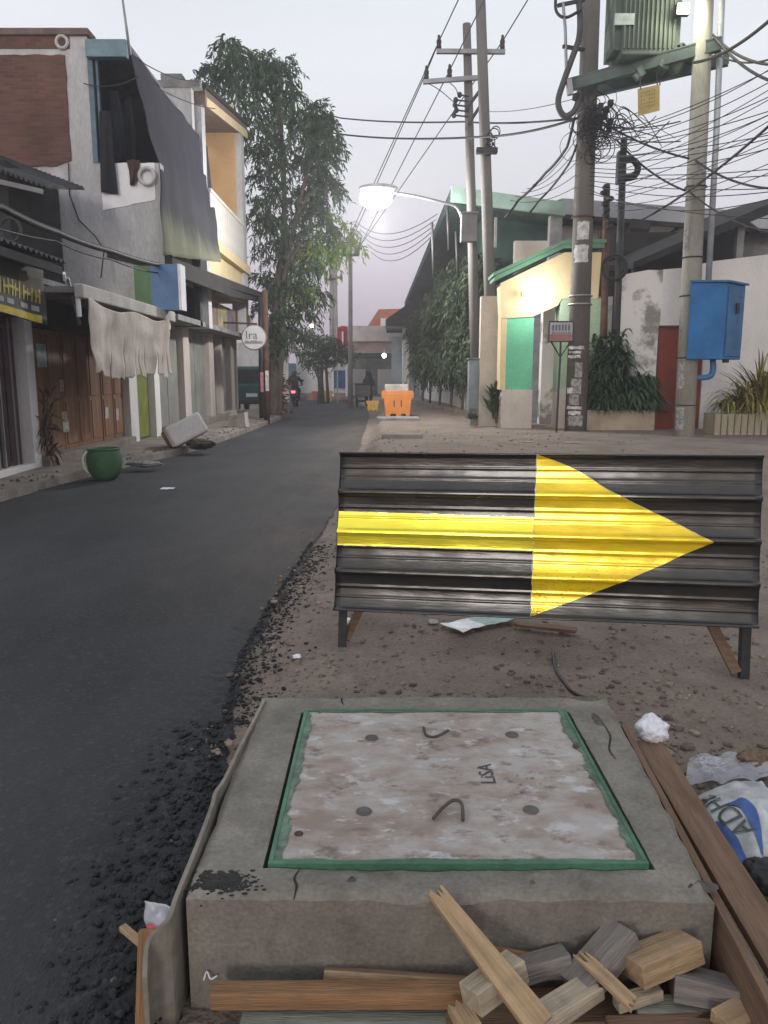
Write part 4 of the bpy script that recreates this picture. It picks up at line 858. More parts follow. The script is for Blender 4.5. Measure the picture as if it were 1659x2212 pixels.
shut = M('shutter_grey', (.2, .205, .19), .75, .2, 1.5, .1, 40)
for y0, y1 in ((17.22, 18.3), (18.34, 19.25), (19.95, 21.0), (21.04, 22.1), (22.75, 23.6), (24.0, 25.1)):
    part('shutter', shut, t, (-5.12, -5.06, y0, y1, .3, 2.62)); 
for y0, y1 in ((19.3, 19.9), (22.15, 22.7), (23.65, 23.95), (25.15, 26.3)):
    part('pillar', M('pillar_beige', (.42, .38, .34), .9, .2, 1.5, .2, 40, stretch=(1, 1, .3)), t, (-5.2, -4.9, y0, y1, .1, 2.62), bevel=.01)
q = onx(515, 680, -4.3); MB().prism([(-4.5, 25.2, 2.75), (-3.95, 25.25, 2.75), (-4.45, 25.25, 3.6)], (0, .06, 0)).build('gable_flag', cream, t)
# broken stone blocks on the pavement
for k, (x, y, s_) in enumerate(((512, 925, .5), (498, 905, .35))):
    q = gr(x, y, .1); tag(MB().prism(rag([V((q.x - s_ / 2, q.y, .1)), V((q.x + s_ / 2, q.y, .1)), V((q.x + s_ * .4, q.y, .1 + s_ * .8)), V((q.x - s_ * .45, q.y, .1 + s_ * .65))], .05, .2), (0, .5, 0)).build('stone_block', M('stone_pale', (.36, .33, .29), .95, .25, 4, .4, 30)), ('broad pale stone block on the pavement below the last pillar', 'smaller pale stone block behind the broad one on the pavement')[k], 'stone')
# white tipped box
q = gr(395, 968, .1)
t = thing('tipped_box', 'white foam box tipped over on the pavement before the shutters', 'box', (q.x, q.y, .1))
b = MB(); rot = Matrix.Rotation(R(-28), 3, 'Y') @ Matrix.Rotation(R(25), 3, 'Z')
for s_ in ((-.36, .36, -.25, .25, -.2, .2),):
    m_ = MB().box(*s_); b.add([rot @ V(p) + V((q.x, q.y + .2, .4)) for p in m_.v], m_.f)
b.build('box_body', white_wall, t, bevel=.05)
m_ = MB().box(-.38, -.34, -.22, .22, -.17, .17); MB().add([rot @ V(p) + V((q.x, q.y + .2, .4)) for p in m_.v], m_.f).build('box_base', M('foam_tan', (.45, .36, .26), .9), t)
crumple('rubble_heap', 'small dark rubbish heap under the tipped white box', 'rubbish', (q.x + .35, q.y - .1, .08), (.28, .2, .1), M('rubble_dark', (.07, .055, .045), .95, .4, 12, .5, 40), .5)
q = gr(310, 1010, .06); crumple('litter_pile', 'small pale litter pile on the kerb beside the green tub', 'litter', (q.x, q.y + .1, .05), (.3, .12, .05), M('litter_grey', (.3, .28, .26), .8, .5, 14, .4, 40), .6)
# green tub
q = gr(217, 1040, 0)
t = thing('green_tub', 'round dull green tub standing at the road edge by the brown doors', 'tub', (q.x, q.y + .2, 0))
tubm = M('tub_green', (.035, .1, .042), .7, .25, 4, .2, 40)
MB().lathe((q.x, q.y + .2, .0), [(0, .0), (.12, .0), (.17, .04), (.22, .14), (.24, .25), (.23, .34), (.205, .41), (.2, .43), (.19, .43), (.2, .38), (.15, .36), (0, .36)], 28).build('tub_body', tubm, t, smooth=True)
MB().ring((q.x, q.y + .2, .425), .205, .014, (0, 0, 1), 28, 8).build('rim', tubm, t, smooth=True)
MB().tube(spline([(q.x - .2, q.y + .1, .4), (q.x - .25, q.y + .08, .3), (q.x - .235, q.y + .08, .18), (q.x - .2, q.y + .1, .1)], 5), .012, 7).build('handle', white_patch, t, smooth=True)
# round hanging sign
q = at(548, 729, 22.6); SY = 22.6
t = thing('round_sign', 'round white hanging sign with thin lettering before the tree', 'sign', q)
b = MB(); b.tube([(q.x, SY, q.z), (q.x, SY + .12, q.z)], .33, 40); b.build('disc', M('sign_white', (.52, .51, .52), .6, .06, 2, 0, 30), t)
MB().ring((q.x, SY + .06, q.z), .33, .03, (0, 1, 0), 40, 8).build('rim', concrete_d, t, smooth=True)
vs, fs = text_geo('Ira', .33); MB().add([(q.x - .24 + v.x, SY - .006, q.z - .04 + v.y) for v in vs], fs).build('lettering', M('sign_ink', (.16, .15, .16), .8), t)
b = MB()
for k in range(16): x_ = q.x - .25 + k * .032; b.box(x_, x_ + .014, SY - .01, SY - .004, q.z - .17, q.z - .17 + random.uniform(.05, .1))
tag(b.build('small_lettering', MATS['sign_ink'], t), kind='stuff')
MB().bar((q.x - .9, SY + .06, q.z + .42), (q.x + .1, SY + .06, q.z + .38), .04, .05).build('bracket', steel_d, t)
# ================================================================== TREE ON THE LEFT
TC = [(496,101),(509,131),(528,139),(455,153),(477,169),(536,188),(555,145),(574,148),(614,148),(566,177),(593,172),(631,199),(648,215),(588,237),(536,231),(509,210),(610,264),(658,253),(702,242),(723,259),(685,264),(653,291),(582,294),(550,286),(726,280),(699,326),(737,313),(672,334),(604,313),(566,326),(631,340),(658,351),(699,370),(726,402),(566,380),(555,421),(577,421),(685,407),(691,429),(653,429),(702,462),(675,448),(577,475),(712,489),(653,502),(626,529),(577,529),(600,560),(640,557),(653,596),(674,570),(630,622),(650,648),(666,669),(692,630),(703,643),(614,675),(630,690),(610,715),(632,722),(600,735),(560,600),(575,650),(590,600),(600,480),(620,400),(600,350),(560,240),(545,330),(560,470),(640,470),(600,640),(590,700)]
TC += [(490,90),(500,112),(506,150),(520,170),(553,130),(576,135),(620,138),(606,160),(462,160),(706,232),(728,250),(740,300),(733,330),(715,345),(728,385),(735,410),(705,300),(690,250)]
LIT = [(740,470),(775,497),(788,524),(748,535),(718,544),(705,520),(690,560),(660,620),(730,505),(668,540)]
tY = 27.5
q = gr(588, 912, .05)
q = at(588, 912, 26.5); t = thing('street_tree', 'tall shaggy dark green tree beside the left shops', 'tree', (q.x, 26.5, .0))
random.seed(11)
def clump3(L_, sp): return [at(592 + (x - 592) * (.84 if x > 592 else 1.), y, tY + random.uniform(-sp, sp)) for x, y in L_]
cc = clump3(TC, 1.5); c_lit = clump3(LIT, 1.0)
def rad(c_, k=1.): return [(.2 * k + random.random() * .16, .34 * k, .18 * k + random.random() * .2) for _ in c_]
v_, f_ = twig_leaves([tuple(p) for p in cc], rad(cc), 44, 12, .4, .22, .058, .9); arr_mesh('crown', v_, f_, leaf_dark, t)
v_, f_ = twig_leaves([tuple(p) for p in c_lit], rad(c_lit, .8), 60, 12, .42, .2, .05, 1.1); arr_mesh('lamplit_leaves', v_, f_, leaf_lit, t)
st = [V((q.x, 26.5, -.05)), V((q.x + .1, 26.7, 2.2)), V((q.x + .2, 27.0, 4.2)), V((q.x + .45, 27.3, 6.5)), V((q.x + .4, 27.4, 9.5)), V((q.x - .1, 27.5, 11.2))]
b = MB(); b.tube(spline(st, 5), [lerp(.2, .02, k / 25) for k in range(26)], 8)
tr = b.build('trunk', bark, t, smooth=True)
st2 = [V((q.x + .15, 26.65, -.05)), V((q.x + .35, 26.6, 2.5)), V((q.x + .55, 26.8, 5.0)), V((q.x + 1.1, 27.2, 7.5)), V((q.x + 1.6, 27.4, 9.6))]
MB().tube(spline(st2, 5), [lerp(.15, .02, k / 20) for k in range(21)], 7).build('second_stem', bark, t, smooth=True)
spine = spline(st, 6) + spline(st2, 6)
for k, p in enumerate(cc + c_lit):
    if k % 2 == 0 or k > len(cc):
        s_ = min(spine, key=lambda a: (a - p).length + 3 * max(0, a.z - p.z + .5)); 
        if s_.z < 1.5: continue
        MB().tube(spline([s_, s_.lerp(p, .5) + V((0, 0, .35)), p], 4), [.06, .055, .05, .045, .04, .03, .025, .02, .012], 5).build('branch', bark, tr)
# dark posts by the tree
for k, (x0, x1, yb, yt, lab) in enumerate(((566, 563, 908, 640, 'slim dark utility post left of the tree trunk'), (577, 572, 912, 628, 'taller dark utility post right against the tree trunk'))):
    q = gr(x0, yb, .05); tp2 = at(x1, yt, q.y); t = thing('utility_post', lab, 'post', (q.x, q.y, 0), 'dark posts by the tree')
    MB().tube([(q.x, q.y, -.05), tp2], .085, 10).build('shaft', rusty if k else steel_d, t, smooth=True)
    m0 = at(x0, 822 - 3 * k, q.y - .09); part('painted_mark', M('mark_%d' % k, ((.5, .2, .2), (.5, .48, .46))[k], .8, .3, 8, 0, 30), t, (m0.x - .05, m0.x + .05, q.y - .1, q.y - .09, m0.z - .35, m0.z + .25))
q = gr(612, 905, .0)
t = thing('planter_bed', 'dry brown brush at the foot of the tree', 'brush', (-3.7, 27.5, 0))
Pp = np.array([[-3.75 + random.gauss(0, .22), 27.6 + random.gauss(0, .5), random.uniform(0, 1.5)] for k in range(260)])
v_, f_ = leaf_quads(Pp, RNG.normal(size=(260, 3)) + [0, 0, .4], .3, .07); arr_mesh('dry_leaves', v_, f_, M('leaf_dry', (.14, .09, .04), .9, .3, 5, 0, 20, island=.5), t)
MB().tube([(-3.75, 27.6, -.05), (-3.8, 27.7, 1.4)], .06, 7).build('stump', bark, t)
# ================================================================== RIGHT SIDE: POLES, TRANSFORMER
def pole(name, label, base, top, r0, r1, mat, n=16):
    t = thing(name, label, 'pole', base); MB().tube([V(base) - V((0, 0, .1)), V(base).lerp(V(top), .5), top], [r0, (r0 + r1) / 2, r1], n).build('shaft', mat, t, smooth=True); return t
def onpole(base, top, z): return V(base).lerp(V(top), (z - base[2]) / (top[2] - base[2]))
P1b, P1t = at(1031, 905, 20.), at(1008, 52, 20.); P1b.z = .2
P2b, P2t = at(1068, 905, 19.), at(1034, -120, 19.); P2b.z = .2
P3b, P3t = at(1243, 932, 16.8), at(1284, -190, 16.8); P3b.z = .2
P4b, P4t = at(1478, 940, 15.2), at(1531, -190, 15.2); P4b.z = .2
insul = None
def insulator(p, parent, h=.26):
    b = MB(); b.lathe(p, [(0, 0), (.035, 0), (.06, .04), (.06, h * .3), (.045, h * .36), (.06, h * .45), (.06, h * .65), (.04, h * .7), (.03, h), (0, h)], 12); b.build('insulator', ceram, parent, smooth=True)
p1 = pole('utility_pole', 'shorter slim utility pole with two cross arms and insulators', P1b, P1t, .14, .095, pole_c)
for (xa, ya), (xb, yb_), ins in (((943, 111), (1091, 112), ((948, 108), (1085, 108))), ((914, 177), (1032, 168), ((921, 174), (971, 171)))):
    a, c_ = at(xa, ya, 19.85), at(xb, yb_, 19.85); ar = MB().bar(a, c_, .09, .1).build('cross_arm', steel, p1, bevel=.005)
    for x, y in ins: insulator(at(x, y, 19.85), p1, .32)
b = MB()
for k in range(5): q = at(990 - k * 2 + random.uniform(-4, 4), 205 + k * 11, 19.85); b.ball(q, (.06, .05, .07), 8, 6); b.bar(q, at(1012, 208 + k * 11, 19.9), .03, .03)
b.tube(spline([at(921, 178, 19.85), at(950, 195, 19.85), at(985, 225, 19.85)], 5), .01, 5); b.tube(spline([at(971, 178, 19.85), at(985, 192, 19.85), at(990, 210, 19.85)], 5), .01, 5)
tag(b.build('cable_clamps', steel_d, p1), kind='stuff')
MB().bar(at(1008, 235, 19.9), at(1037, 195, 19.2), .05, .06).build('stay_bracket', steel_d, p1); MB().bar(at(1012, 268, 19.9), at(1040, 225, 19.2), .05, .06).build('stay_bracket', steel_d, p1)
p2 = pole('utility_pole', 'taller slim utility pole standing right behind the street lamp pole', P2b, P2t, .15, .11, pole_c)
q = at(1051, 327, 18.85); MB().box(q.x - .24, q.x + .24, 18.72, 18.9, q.z - .06, q.z + .06).build('collar_bracket', steel_d, p2, bevel=.01)
b = MB()
for k in range(9): q = at(1060 + random.uniform(-6, 12), 285 + k * 5, 18.8); b.ring(q, random.uniform(.05, .13), .012, (random.random(), 1, random.random()), 12, 4)
tag(b.build('wire_knot', rubber, p2), kind='stuff')
q = at(1066, 560, 18.83); 
for y0, y1, xx in ((470, 535, 1071), (600, 690, 1066)): a = at(xx, y0, 18.84); c_ = at(xx, y1, 18.84); part('white_conduit', M('conduit_white', (.4, .4, .38), .7), p2, (a.x - .03, a.x + .03, 18.8, 18.84, c_.z, a.z)) if y0 < 500 else None
# grey cabinet on the pole pair
t = thing('grey_cabinet', 'narrow grey metal cabinet at the foot of the pole pair', 'cabinet', at(1040, 890, 18.6))
a, c_ = at(1014, 776, 18.5), at(1056, 885, 18.5)
cab = M('cabinet_grey', (.2, .235, .25), .6, .25, 2, .1, 40)
part('case', cab, t, (a.x, c_.x, 18.5, 18.85, c_.z, a.z), bevel=.01); part('door', cab, t, (a.x + .03, c_.x - .02, 18.475, 18.498, c_.z + .04, a.z - .05), bevel=.004); part('top', concrete_d, t, (a.x - .03, c_.x + .02, 18.45, 18.9, a.z, a.z + .03)); part('lock', steel_d, t, (c_.x - .1, c_.x - .06, 18.45, 18.475, a.z - .45, a.z - .35))
part('plinth', concrete_d, t, (a.x + .05, c_.x - .05, 18.55, 18.85, .15, c_.z))
# street lamp: arm from the shorter pole with a lit head
t = thing('street_lamp', 'lit white street lamp on a long arm over the road', 'street lamp', at(1000, 480, 19.7))
arm = [at(1001, 490, 19.75), at(996, 466, 19.75), at(984, 446, 19.75), at(955, 437, 19.75), at(900, 424, 19.75), at(850, 416, 19.75)]
MB().tube(spline(arm, 5), .035, 8).build('arm', steel, t, smooth=True)
hc = at(812, 412, 19.75)
b = MB().ball(hc + V((.06, 0, .06)), (.48, .26, .1), 20, 10); b.build('lamp_head', M('lamp_head', (.5, .5, .5), .5), t, smooth=True)
lamp_e = M('lamp_glow', (1, 1, 1), .5, 0, 1, 0, 1, emit=(1, .98, .97), estr=14)
MB().ball(hc - V((0, 0, .16)), (.4, .32, .27), 28, 16).build('lamp_glass', lamp_e, t, smooth=True)  # glass made oversized so its shape imitates the bloom round the lamp
pl = bpy.data.lights.new('street_lamp_light', 'POINT'); pl.energy = 1400; pl.shadow_soft_size = .2; pl.color = (1, .97, .95); po = bpy.data.objects.new('street_lamp_light', pl); COL.objects.link(po); po.location = hc - V((0, 0, .75)) - ORG[t.name]; po.parent = t
b = MB()
for xx, ya, yb_ in ((933, 480, 600), (966, 440, 540), (985, 500, 600)): b = MB().tube([at(xx, ya, 20.6), at(xx + 4, yb_, 20.6)], .035, 8); tag(b.build('conduit_pipe', steel_d, smooth=True), 'grey pipe %s on the dark warehouse eave' % ('leftmost' if xx == 933 else 'in the middle' if xx == 966 else 'rightmost'), 'pipe', 'pipes on the warehouse eave')
t = thing('meter_box', 'pale grey meter box on the pole pair under the lamp arm', 'box', at(1012, 520, 19.6)); a, c_ = at(996, 462, 19.55), at(1030, 522, 19.55)
part('case', concrete_d, t, (a.x, c_.x, 19.5, 19.75, c_.z, a.z), bevel=.02); part('lid', cab, t, (a.x - .02, c_.x + .02, 19.47, 19.78, a.z, a.z + .04))
# brown pole with posters
p3 = pole('transformer_pole', 'brown concrete pole plastered with torn posters, left leg of transformer platform', P3b, P3t, .235, .165, M('pole_brown', (.125, .115, .105), .9, .25, 1.5, .25, 40, stretch=(1, 1, .3)), 20)
def wrap(base, top, rr, x0, x1, y0, y1, parent, mat, nm, Yp):
    a, c_ = at(x0, y0, Yp - rr), at(x1, y1, Yp - rr); b = MB()
    def fn(u, v):
        z = lerp(c_.z, a.z, v); o = onpole(base, top, z); x = lerp(a.x, c_.x, u) + .03 * nz(v * 4 + y0, u * 2, 1, x0); dx = max(-.97, min(.97, (x - o.x) / (rr + .006)))
        return V((o.x + dx * (rr + .006), o.y - math.sqrt(1 - dx * dx) * (rr + .006), z + .03 * nz(u * 5 + x0, v * 3, 1, y0) + .012 * nz(u * 17, v * 9, 1, x0)))
    return b.grid(fn, 8, 6).build(nm, mat, parent, smooth=True)
pap = M('poster_paper', (.5, .5, .5), .9, .35, 9, 0, 40); pap2 = M('poster_worn', (.27, .26, .26), .9, .5, 14, 0, 60)
for x0, x1, y0, y1, m_ in ((1249, 1272, 478, 517, pap), (1244, 1270, 528, 566, pap), (1235, 1244, 343, 366, pap), (1232, 1262, 747, 754, pap), (1233, 1255, 758, 763, pap), (1231, 1254, 767, 773, pap), (1243, 1257, 783, 815, pap2), (1236, 1255, 818, 850, pap2), (1228, 1238, 838, 850, pap), (1232, 1250, 852, 875, pap2), (1228, 1256, 878, 884, pap), (1230, 1254, 888, 896, pap), (1230, 1258, 898, 920, pap2)):
    zz = at(x0, (y0 + y1) / 2, 16.6).z; wrap(P3b, P3t, lerp(.235, .165, (zz - .2) / (P3t.z - .2)), x0, x1, y0, y1, p3, m_, 'torn_poster', 16.8)
for yy in (470, 640, 658):
    q = onpole(P3b, P3t, at(1250, yy, 16.8).z); MB().ring(q, .235 if yy > 500 else .225, .02, (0, 0, 1), 20, 6).build('steel_band', steel if yy > 500 else rusty, p3)
# pale pole
p4 = pole('transformer_pole', 'pale concrete pole carrying the blue box, right leg of transformer platform', P4b, P4t, .195, .15, pole_pale, 20)
for yy in (405, 557, 640, 773, 875): q = onpole(P4b, P4t, at(1490, yy, 15.2).z); MB().ring(q, .2 - .0012 * (9 - yy / 110), .012, (0, 0, 1), 20, 6).build('steel_band', steel_d, p4)
for x0, x1, y0, y1 in ((1464, 1474, 700, 740), (1462, 1478, 780, 840), (1458, 1478, 880, 905), (1460, 1476, 908, 930), (1478, 1488, 490, 540)): wrap(P4b, P4t, .19, x0, x1, y0, y1, p4, pap2, 'torn_poster', 15.2)
t = thing('galvanised_pipe', 'pale galvanised pipe rising from the blue box beside pale pole', 'pipe', at(1530, 610, 15.05)); MB().tube([at(1530, 612, 15.05), at(1547, 300, 15.05), at(1562, -60, 15.05)], .055, 12).build('pipe', M('galvanised', (.4, .42, .45), .5, .15, 3, .05, 40, metal=.3), t, smooth=True)
# blue box
t = thing('blue_switch_box', 'large blue steel switch box strapped to the pale pole', 'box', at(1545, 780, 15))
bl = M('box_blue', (.012, .13, .34), .55, .18, 2, .08, 40); bl2 = M('box_blue_side', (.03, .12, .26), .6, .3, 3, .08, 40)
a, c_, e_ = at(1493, 610, 14.85), at(1556, 776, 14.85), at(1597, 776, 15.35)
b = MB(); A0, A1 = V((a.x, 14.85, 0)), V((c_.x + .03, 14.85, 0)); B1 = V((e_.x + .04, 15.4, 0)); B0 = A0 + (B1 - A1)
b.prism([V((p.x, p.y, c_.z)) for p in (A0, A1, B1, B0)], (0, 0, a.z - c_.z)); b.build('case', bl, t, bevel=.012)
b = MB(); b.prism([V((p.x, p.y, a.z)) for p in (A0 + V((-.04, -.04, 0)), A1 + V((.02, -.05, 0)), B1 + V((.06, -.02, 0)), B0 + V((-.02, .03, 0)))], (0, 0, .04)); b.build('lid', bl2, t, bevel=.006)
nrm = V((B1 - A1).cross(V((0, 0, 1)))).normalized(); nrm = -nrm if nrm.y > 0 else nrm
d_ = MB(); i0_ = A1.lerp(B1, .08) + nrm * .004; i1_ = A1.lerp(B1, .94) + nrm * .004
d_.prism([V((i0_.x, i0_.y, c_.z + .06)), V((i1_.x, i1_.y, c_.z + .06)), V((i1_.x, i1_.y, a.z - .06)), V((i0_.x, i0_.y, a.z - .06))], nrm * .015); d_.build('door', bl2, t, bevel=.004)
h_ = A1.lerp(B1, .5) + nrm * .05; MB().bar((h_.x, h_.y, a.z - .55), (h_.x, h_.y, a.z - .35), .05, .05).build('handle', steel_d, t)
h_ = A1.lerp(B1, .8) + nrm * .024; MB().bar((h_.x - .06, h_.y, c_.z + .18), (h_.x + .06, h_.y + .1, c_.z + .18), .01, .12).build('plate', concrete_d, t)
MB().tube(spline([at(1540, 776, 15.1), at(1540, 800, 15.1), at(1533, 813, 15.1), at(1510, 816, 15.15), at(1495, 815, 15.2)], 5), .055, 10).build('cable_elbow', bl2, t, smooth=True)
part('bottom_knob', steel_d, t, (at(1560, 780, 15.2).x, at(1570, 780, 15.2).x, 15.1, 15.2, c_.z - .06, c_.z))
# transformer platform
t = thing('transformer_platform', 'steel channel platform bolted between the two thick poles', 'platform', at(1390, 160, 15.9))
chan = M('channel_green', (.1, .14, .125), .6, .25, 2, .1, 40)
def channel(a, c_, h, parent, nm):
    b = MB(); b.bar(a, c_, .03, h); b.bar(a + V((0, .05, h / 2)), c_ + V((0, .05, h / 2)), .13, .025); b.bar(a + V((0, .05, -h / 2)), c_ + V((0, .05, -h / 2)), .13, .025); return b.build(nm, chan, parent)
channel(at(1228, 183, 16.5), at(1560, 92, 14.9), .2, t, 'beam'); channel(at(1272, 197, 17.1), at(1575, 125, 15.5), .2, t, 'beam')
for f_ in (.35, .75): a = at(1228, 183, 16.5).lerp(at(1560, 92, 14.9), f_); c_ = at(1272, 197, 17.1).lerp(at(1575, 125, 15.5), f_); channel(a + V((0, 0, .14)), c_ + V((0, 0, .14)), .1, t, 'cross_beam')
MB().bar(at(1228, 172, 16.4), at(1232, 205, 16.4), .12, .1).build('end_bracket', steel, t); MB().bar(at(1240, 208, 16.4), at(1258, 216, 16.5), .1, .12).build('clamp', steel_d, t)
MB().bar(at(1375, 150, 15.8), at(1385, 168, 15.8), .3, .12).build('clamp', chan, t); MB().bar(at(1420, 140, 15.6), at(1440, 150, 15.6), .3, .12).build('clamp', chan, t)
t = thing('transformer', 'green grey pole transformer standing on the steel platform', 'transformer', at(1390, 128, 15.9))
tg = M('transformer_grey', (.1, .13, .11), .6, .2, 2, .1, 40)
a, c_ = at(1322, -10, 15.9), at(1462, 128, 15.7)
part('tank', tg, t, (a.x + .12, c_.x - .1, 15.5, 16.4, c_.z, a.z + .3), bevel=.03)
f0 = None
for k in range(12):
    x = a.x + .14 + k * (c_.x - a.x - .28) / 11.5
    if f0 is None: f0 = part('cooling_fin', tg, t, (x, x + .025, 15.46, 15.5, c_.z + .1, a.z + .1)); fx = x
    else: o = f0.copy(); COL.objects.link(o); o.parent = t; o.location = (x - fx, 0, 0)
part('side_radiator', tg, t, (a.x, a.x + .12, 15.6, 16.3, c_.z + .12, a.z + .1)); part('side_radiator', tg, t, (c_.x - .1, c_.x, 15.6, 16.3, c_.z + .12, a.z + .1))
q = at(1350, 30, 15.3); part('name_plate', M('plate_pale', (.4, .46, .45), .5), t, (q.x - .14, q.x + .22, 15.44, 15.458, q.z - .12, q.z + .07))
for k in range(3): insulator(V((a.x + .35 + k * .38, 15.9, a.z + .3)), t, .4)
t = thing('flood_lamp', 'lit flood lamp high on the pole beside the transformer', 'lamp', at(1478, 25, 15.3))
q = at(1478, 16, 15.15); MB().box(q.x - .12, q.x + .12, 15.2, 15.3, q.z - .1, q.z + .1).build('housing', steel_d, t, bevel=.01)
part('lens', M('flood_glow', (1, 1, .85), .5, 0, 1, 0, 1, emit=(1, .98, .72), estr=45), t, (q.x - .1, q.x + .1, 15.17, 15.2, q.z - .08, q.z + .08))
pl = bpy.data.lights.new('flood_light', 'POINT'); pl.energy = 60; pl.shadow_soft_size = .15; pl.color = (1, .97, .7); po = bpy.data.objects.new('flood_light', pl); COL.objects.link(po); po.parent = t; po.location = V((q.x, 15.0, q.z)) - ORG[t.name]
t = thing('warning_plate', 'square dull yellow warning plate hanging under the transformer platform', 'sign', at(1400, 245, 15.6))
a, c_, d2, e2 = at(1378, 192, 15.62), at(1425, 182, 15.5), at(1425, 238, 15.5), at(1379, 250, 15.62)
MB().prism([a, c_, d2, e2], (0, .02, 0)).build('plate', M('plate_yellow', (.38, .3, .12), .8, .2, 4, .1, 40), t)
for x, y in ((1382, 165), (1418, 158), (1424, 160)): MB().tube([at(x, y, 15.6), at(x + 2, 192 - (x - 1382) * .2, 15.56)], .012, 5).build('hanger', steel_d, t)
b = MB()
for k in range(5):
    for j in range(6):
        if random.random() < .8: q = a.lerp(c_, .15 + j * .115).lerp(e2.lerp(d2, .15 + j * .115), .2 + k * .14) - V((0, .004, 0)); w_ = random.uniform(.02, .045); b.box(q.x, q.x + w_, q.y - .002, q.y, q.z, q.z + .025)
tag(b.build('faded_print', M('print_brown', (.2, .13, .08), .8), t), kind='stuff')
# thick looped conduit and brackets on the brown pole
t = thing('looped_conduit', 'thick grey conduit hanging in a loop beside the brown pole', 'conduit', at(1228, 250, 16.45))
MB().tube(spline([at(1248, -20, 16.5), at(1253, 40, 16.5), at(1250, 85, 16.45), at(1236, 125, 16.4), at(1218, 175, 16.4), at(1206, 215, 16.4), at(1210, 240, 16.4), at(1222, 251, 16.4), at(1240, 240, 16.4), at(1250, 215, 16.45), at(1254, 180, 16.5)], 6), .06, 10).build('conduit', M('conduit_grey', (.07, .07, .075), .6), t, smooth=True)
MB().tube([at(1216, 5, 16.4), at(1221, 60, 16.4), at(1224, 170, 16.4)], .03, 8).build('rod', steel, t)
MB().tube(spline([at(1200, -10, 16.4), at(1202, 25, 16.4), at(1222, 38, 16.4), at(1255, 22, 16.4)], 5), .03, 8).build('hook_rod', steel_d, t)
for ya, yb_, xa in ((12, 0, 1205), (100, 108, 1216)): MB().bar(at(xa, ya, 16.4), at(1262, yb_, 16.5), .06, .06).build('arm', steel_d, t)
# ------------------------------------------------------------------ wires
def wire(label, pts, r, sag=0., group=None, name='overhead_wire', mat=None):
    P_ = []
    for a, c_ in zip(pts, pts[1:]): P_ += catenary(a, c_, sag, 14)[(1 if P_ else 0):]
    return tag(MB().tube(P_, r, 5).build(name, mat or rubber, smooth=True), label, 'wire', group)
GW = 'power lines along the street'
for lab, ins, up, far in (('power line over the left end of the upper cross arm', (948, 90), (990, 0), (742, 540)), ('power line over the right end of the upper cross arm', (1085, 90), (1140, 0), (772, 540)), ('power line over the left end of the lower cross arm', (921, 156), (948, 98), (745, 552)), ('power line over the middle of the lower cross arm', (971, 153), (1042, 8), (768, 552))):
    A_ = at(*ins, 19.85); z_ = A_.z; d = ray(*up); Bp = CAM + d * ((z_ + .05 - CAM.z) / d.z); Bp = A_ + (Bp - A_) * 6
    if ins == (921, 156): Bp = at(948, 90, 19.8)
    wire(lab, [at(*far, 36), A_, Bp], .014, .0, GW)
GS = 'cables strung across the street'
wire('upper of two dark cables strung across the street', [at(640, 215, 30), at(735, 255, 27), at(1000, 263, 21), at(1248, 255, 16.7)], .022, .06, GS)
wire('lower of two dark cables strung across the street', [at(660, 262, 30), at(735, 290, 27), at(1035, 296, 19), at(1248, 255, 16.7)], .026, .08, GS)
wire('faint thin wire reaching the brown pole above the dark cables', [at(1040, 240, 24), at(1245, 212, 16.7)], .008, .1, GS)
GF = 'low cables beyond the street lamp'
for k in range(5): wire('%s of five thin cables sagging low beyond the street lamp' % ('topmost', 'second', 'middle', 'fourth', 'lowest')[k], [at(770 + k * 8, 480 + k * 16, 36), at(945 - 3 * k, 462 + k * 12, 21)], .012, .5, GF)
wire('thick cable bundle sagging across the left shop fronts', [onx(-160, 405, -4.3), onx(0, 446, -4.3), onx(120, 500, -4.25), onx(240, 542, -4.2), onx(345, 572, -4.1), onx(560, 640, -3.9)], .045, .02, None, 'cable_bundle')
wire('thin cable just under the thick bundle on the left shop fronts', [onx(-100, 460, -4.3), onx(120, 520, -4.3), onx(240, 560, -4.2), onx(350, 590, -4.1), onx(560, 650, -3.9)], .014, .04, None, 'cable')
wire('thin wire hanging down the grey house wall below the bricks', [at(148, 352, 14.95), at(150, 420, 14.95), at(170, 475, 14.95), at(205, 510, 14.9), at(225, 540, 14.8), at(218, 600, 14.6)], .012, .0, None, 'cable')
q = at(22, 497, 12); tag(MB().ring((q.x, q.y, q.z), .17, .025, (.2, 1, 0), 24, 6).build('cable_coil', rubber, smooth=True), 'small black cable coil on the wall at the left edge', 'cable coil')
wire('thin wire from the balcony roof towards the tree', [at(300, 130, 15.2), at(430, 175, 19.6), at(620, 200, 27)], .01, .1, None, 'cable')
wire('thin wire in front of the grey gable wall', [at(180, 180, 14.9), at(300, 165, 15), at(465, 235, 19.4)], .01, .1, None, 'cable')
# bundle at the brown pole going down to the warehouse
GB = 'service cables from the brown pole to the warehouse'
wire('thicker dark service cable from the brown pole to the warehouse', [at(1240, 258, 16.6), at(1225, 318, 17), at(1180, 372, 18), at(1120, 432, 20), at(1090, 470, 20.4)], .03, .04, GB)
wire('second dark service cable lower down to the warehouse', [at(1246, 312, 16.6), at(1225, 360, 17), at(1165, 432, 19), at(1130, 470, 20.4)], .024, .05, GB)
for k in range(5): wire('%s of five thin service wires from brown pole to the warehouse' % ('topmost', 'second', 'middle', 'fourth', 'lowest')[k], [at(1244, 300 + 26 * k, 16.6), at(1150 - 12 * k, 400 + 8 * k, 20.3)], .008, .15, 'thin service wires')
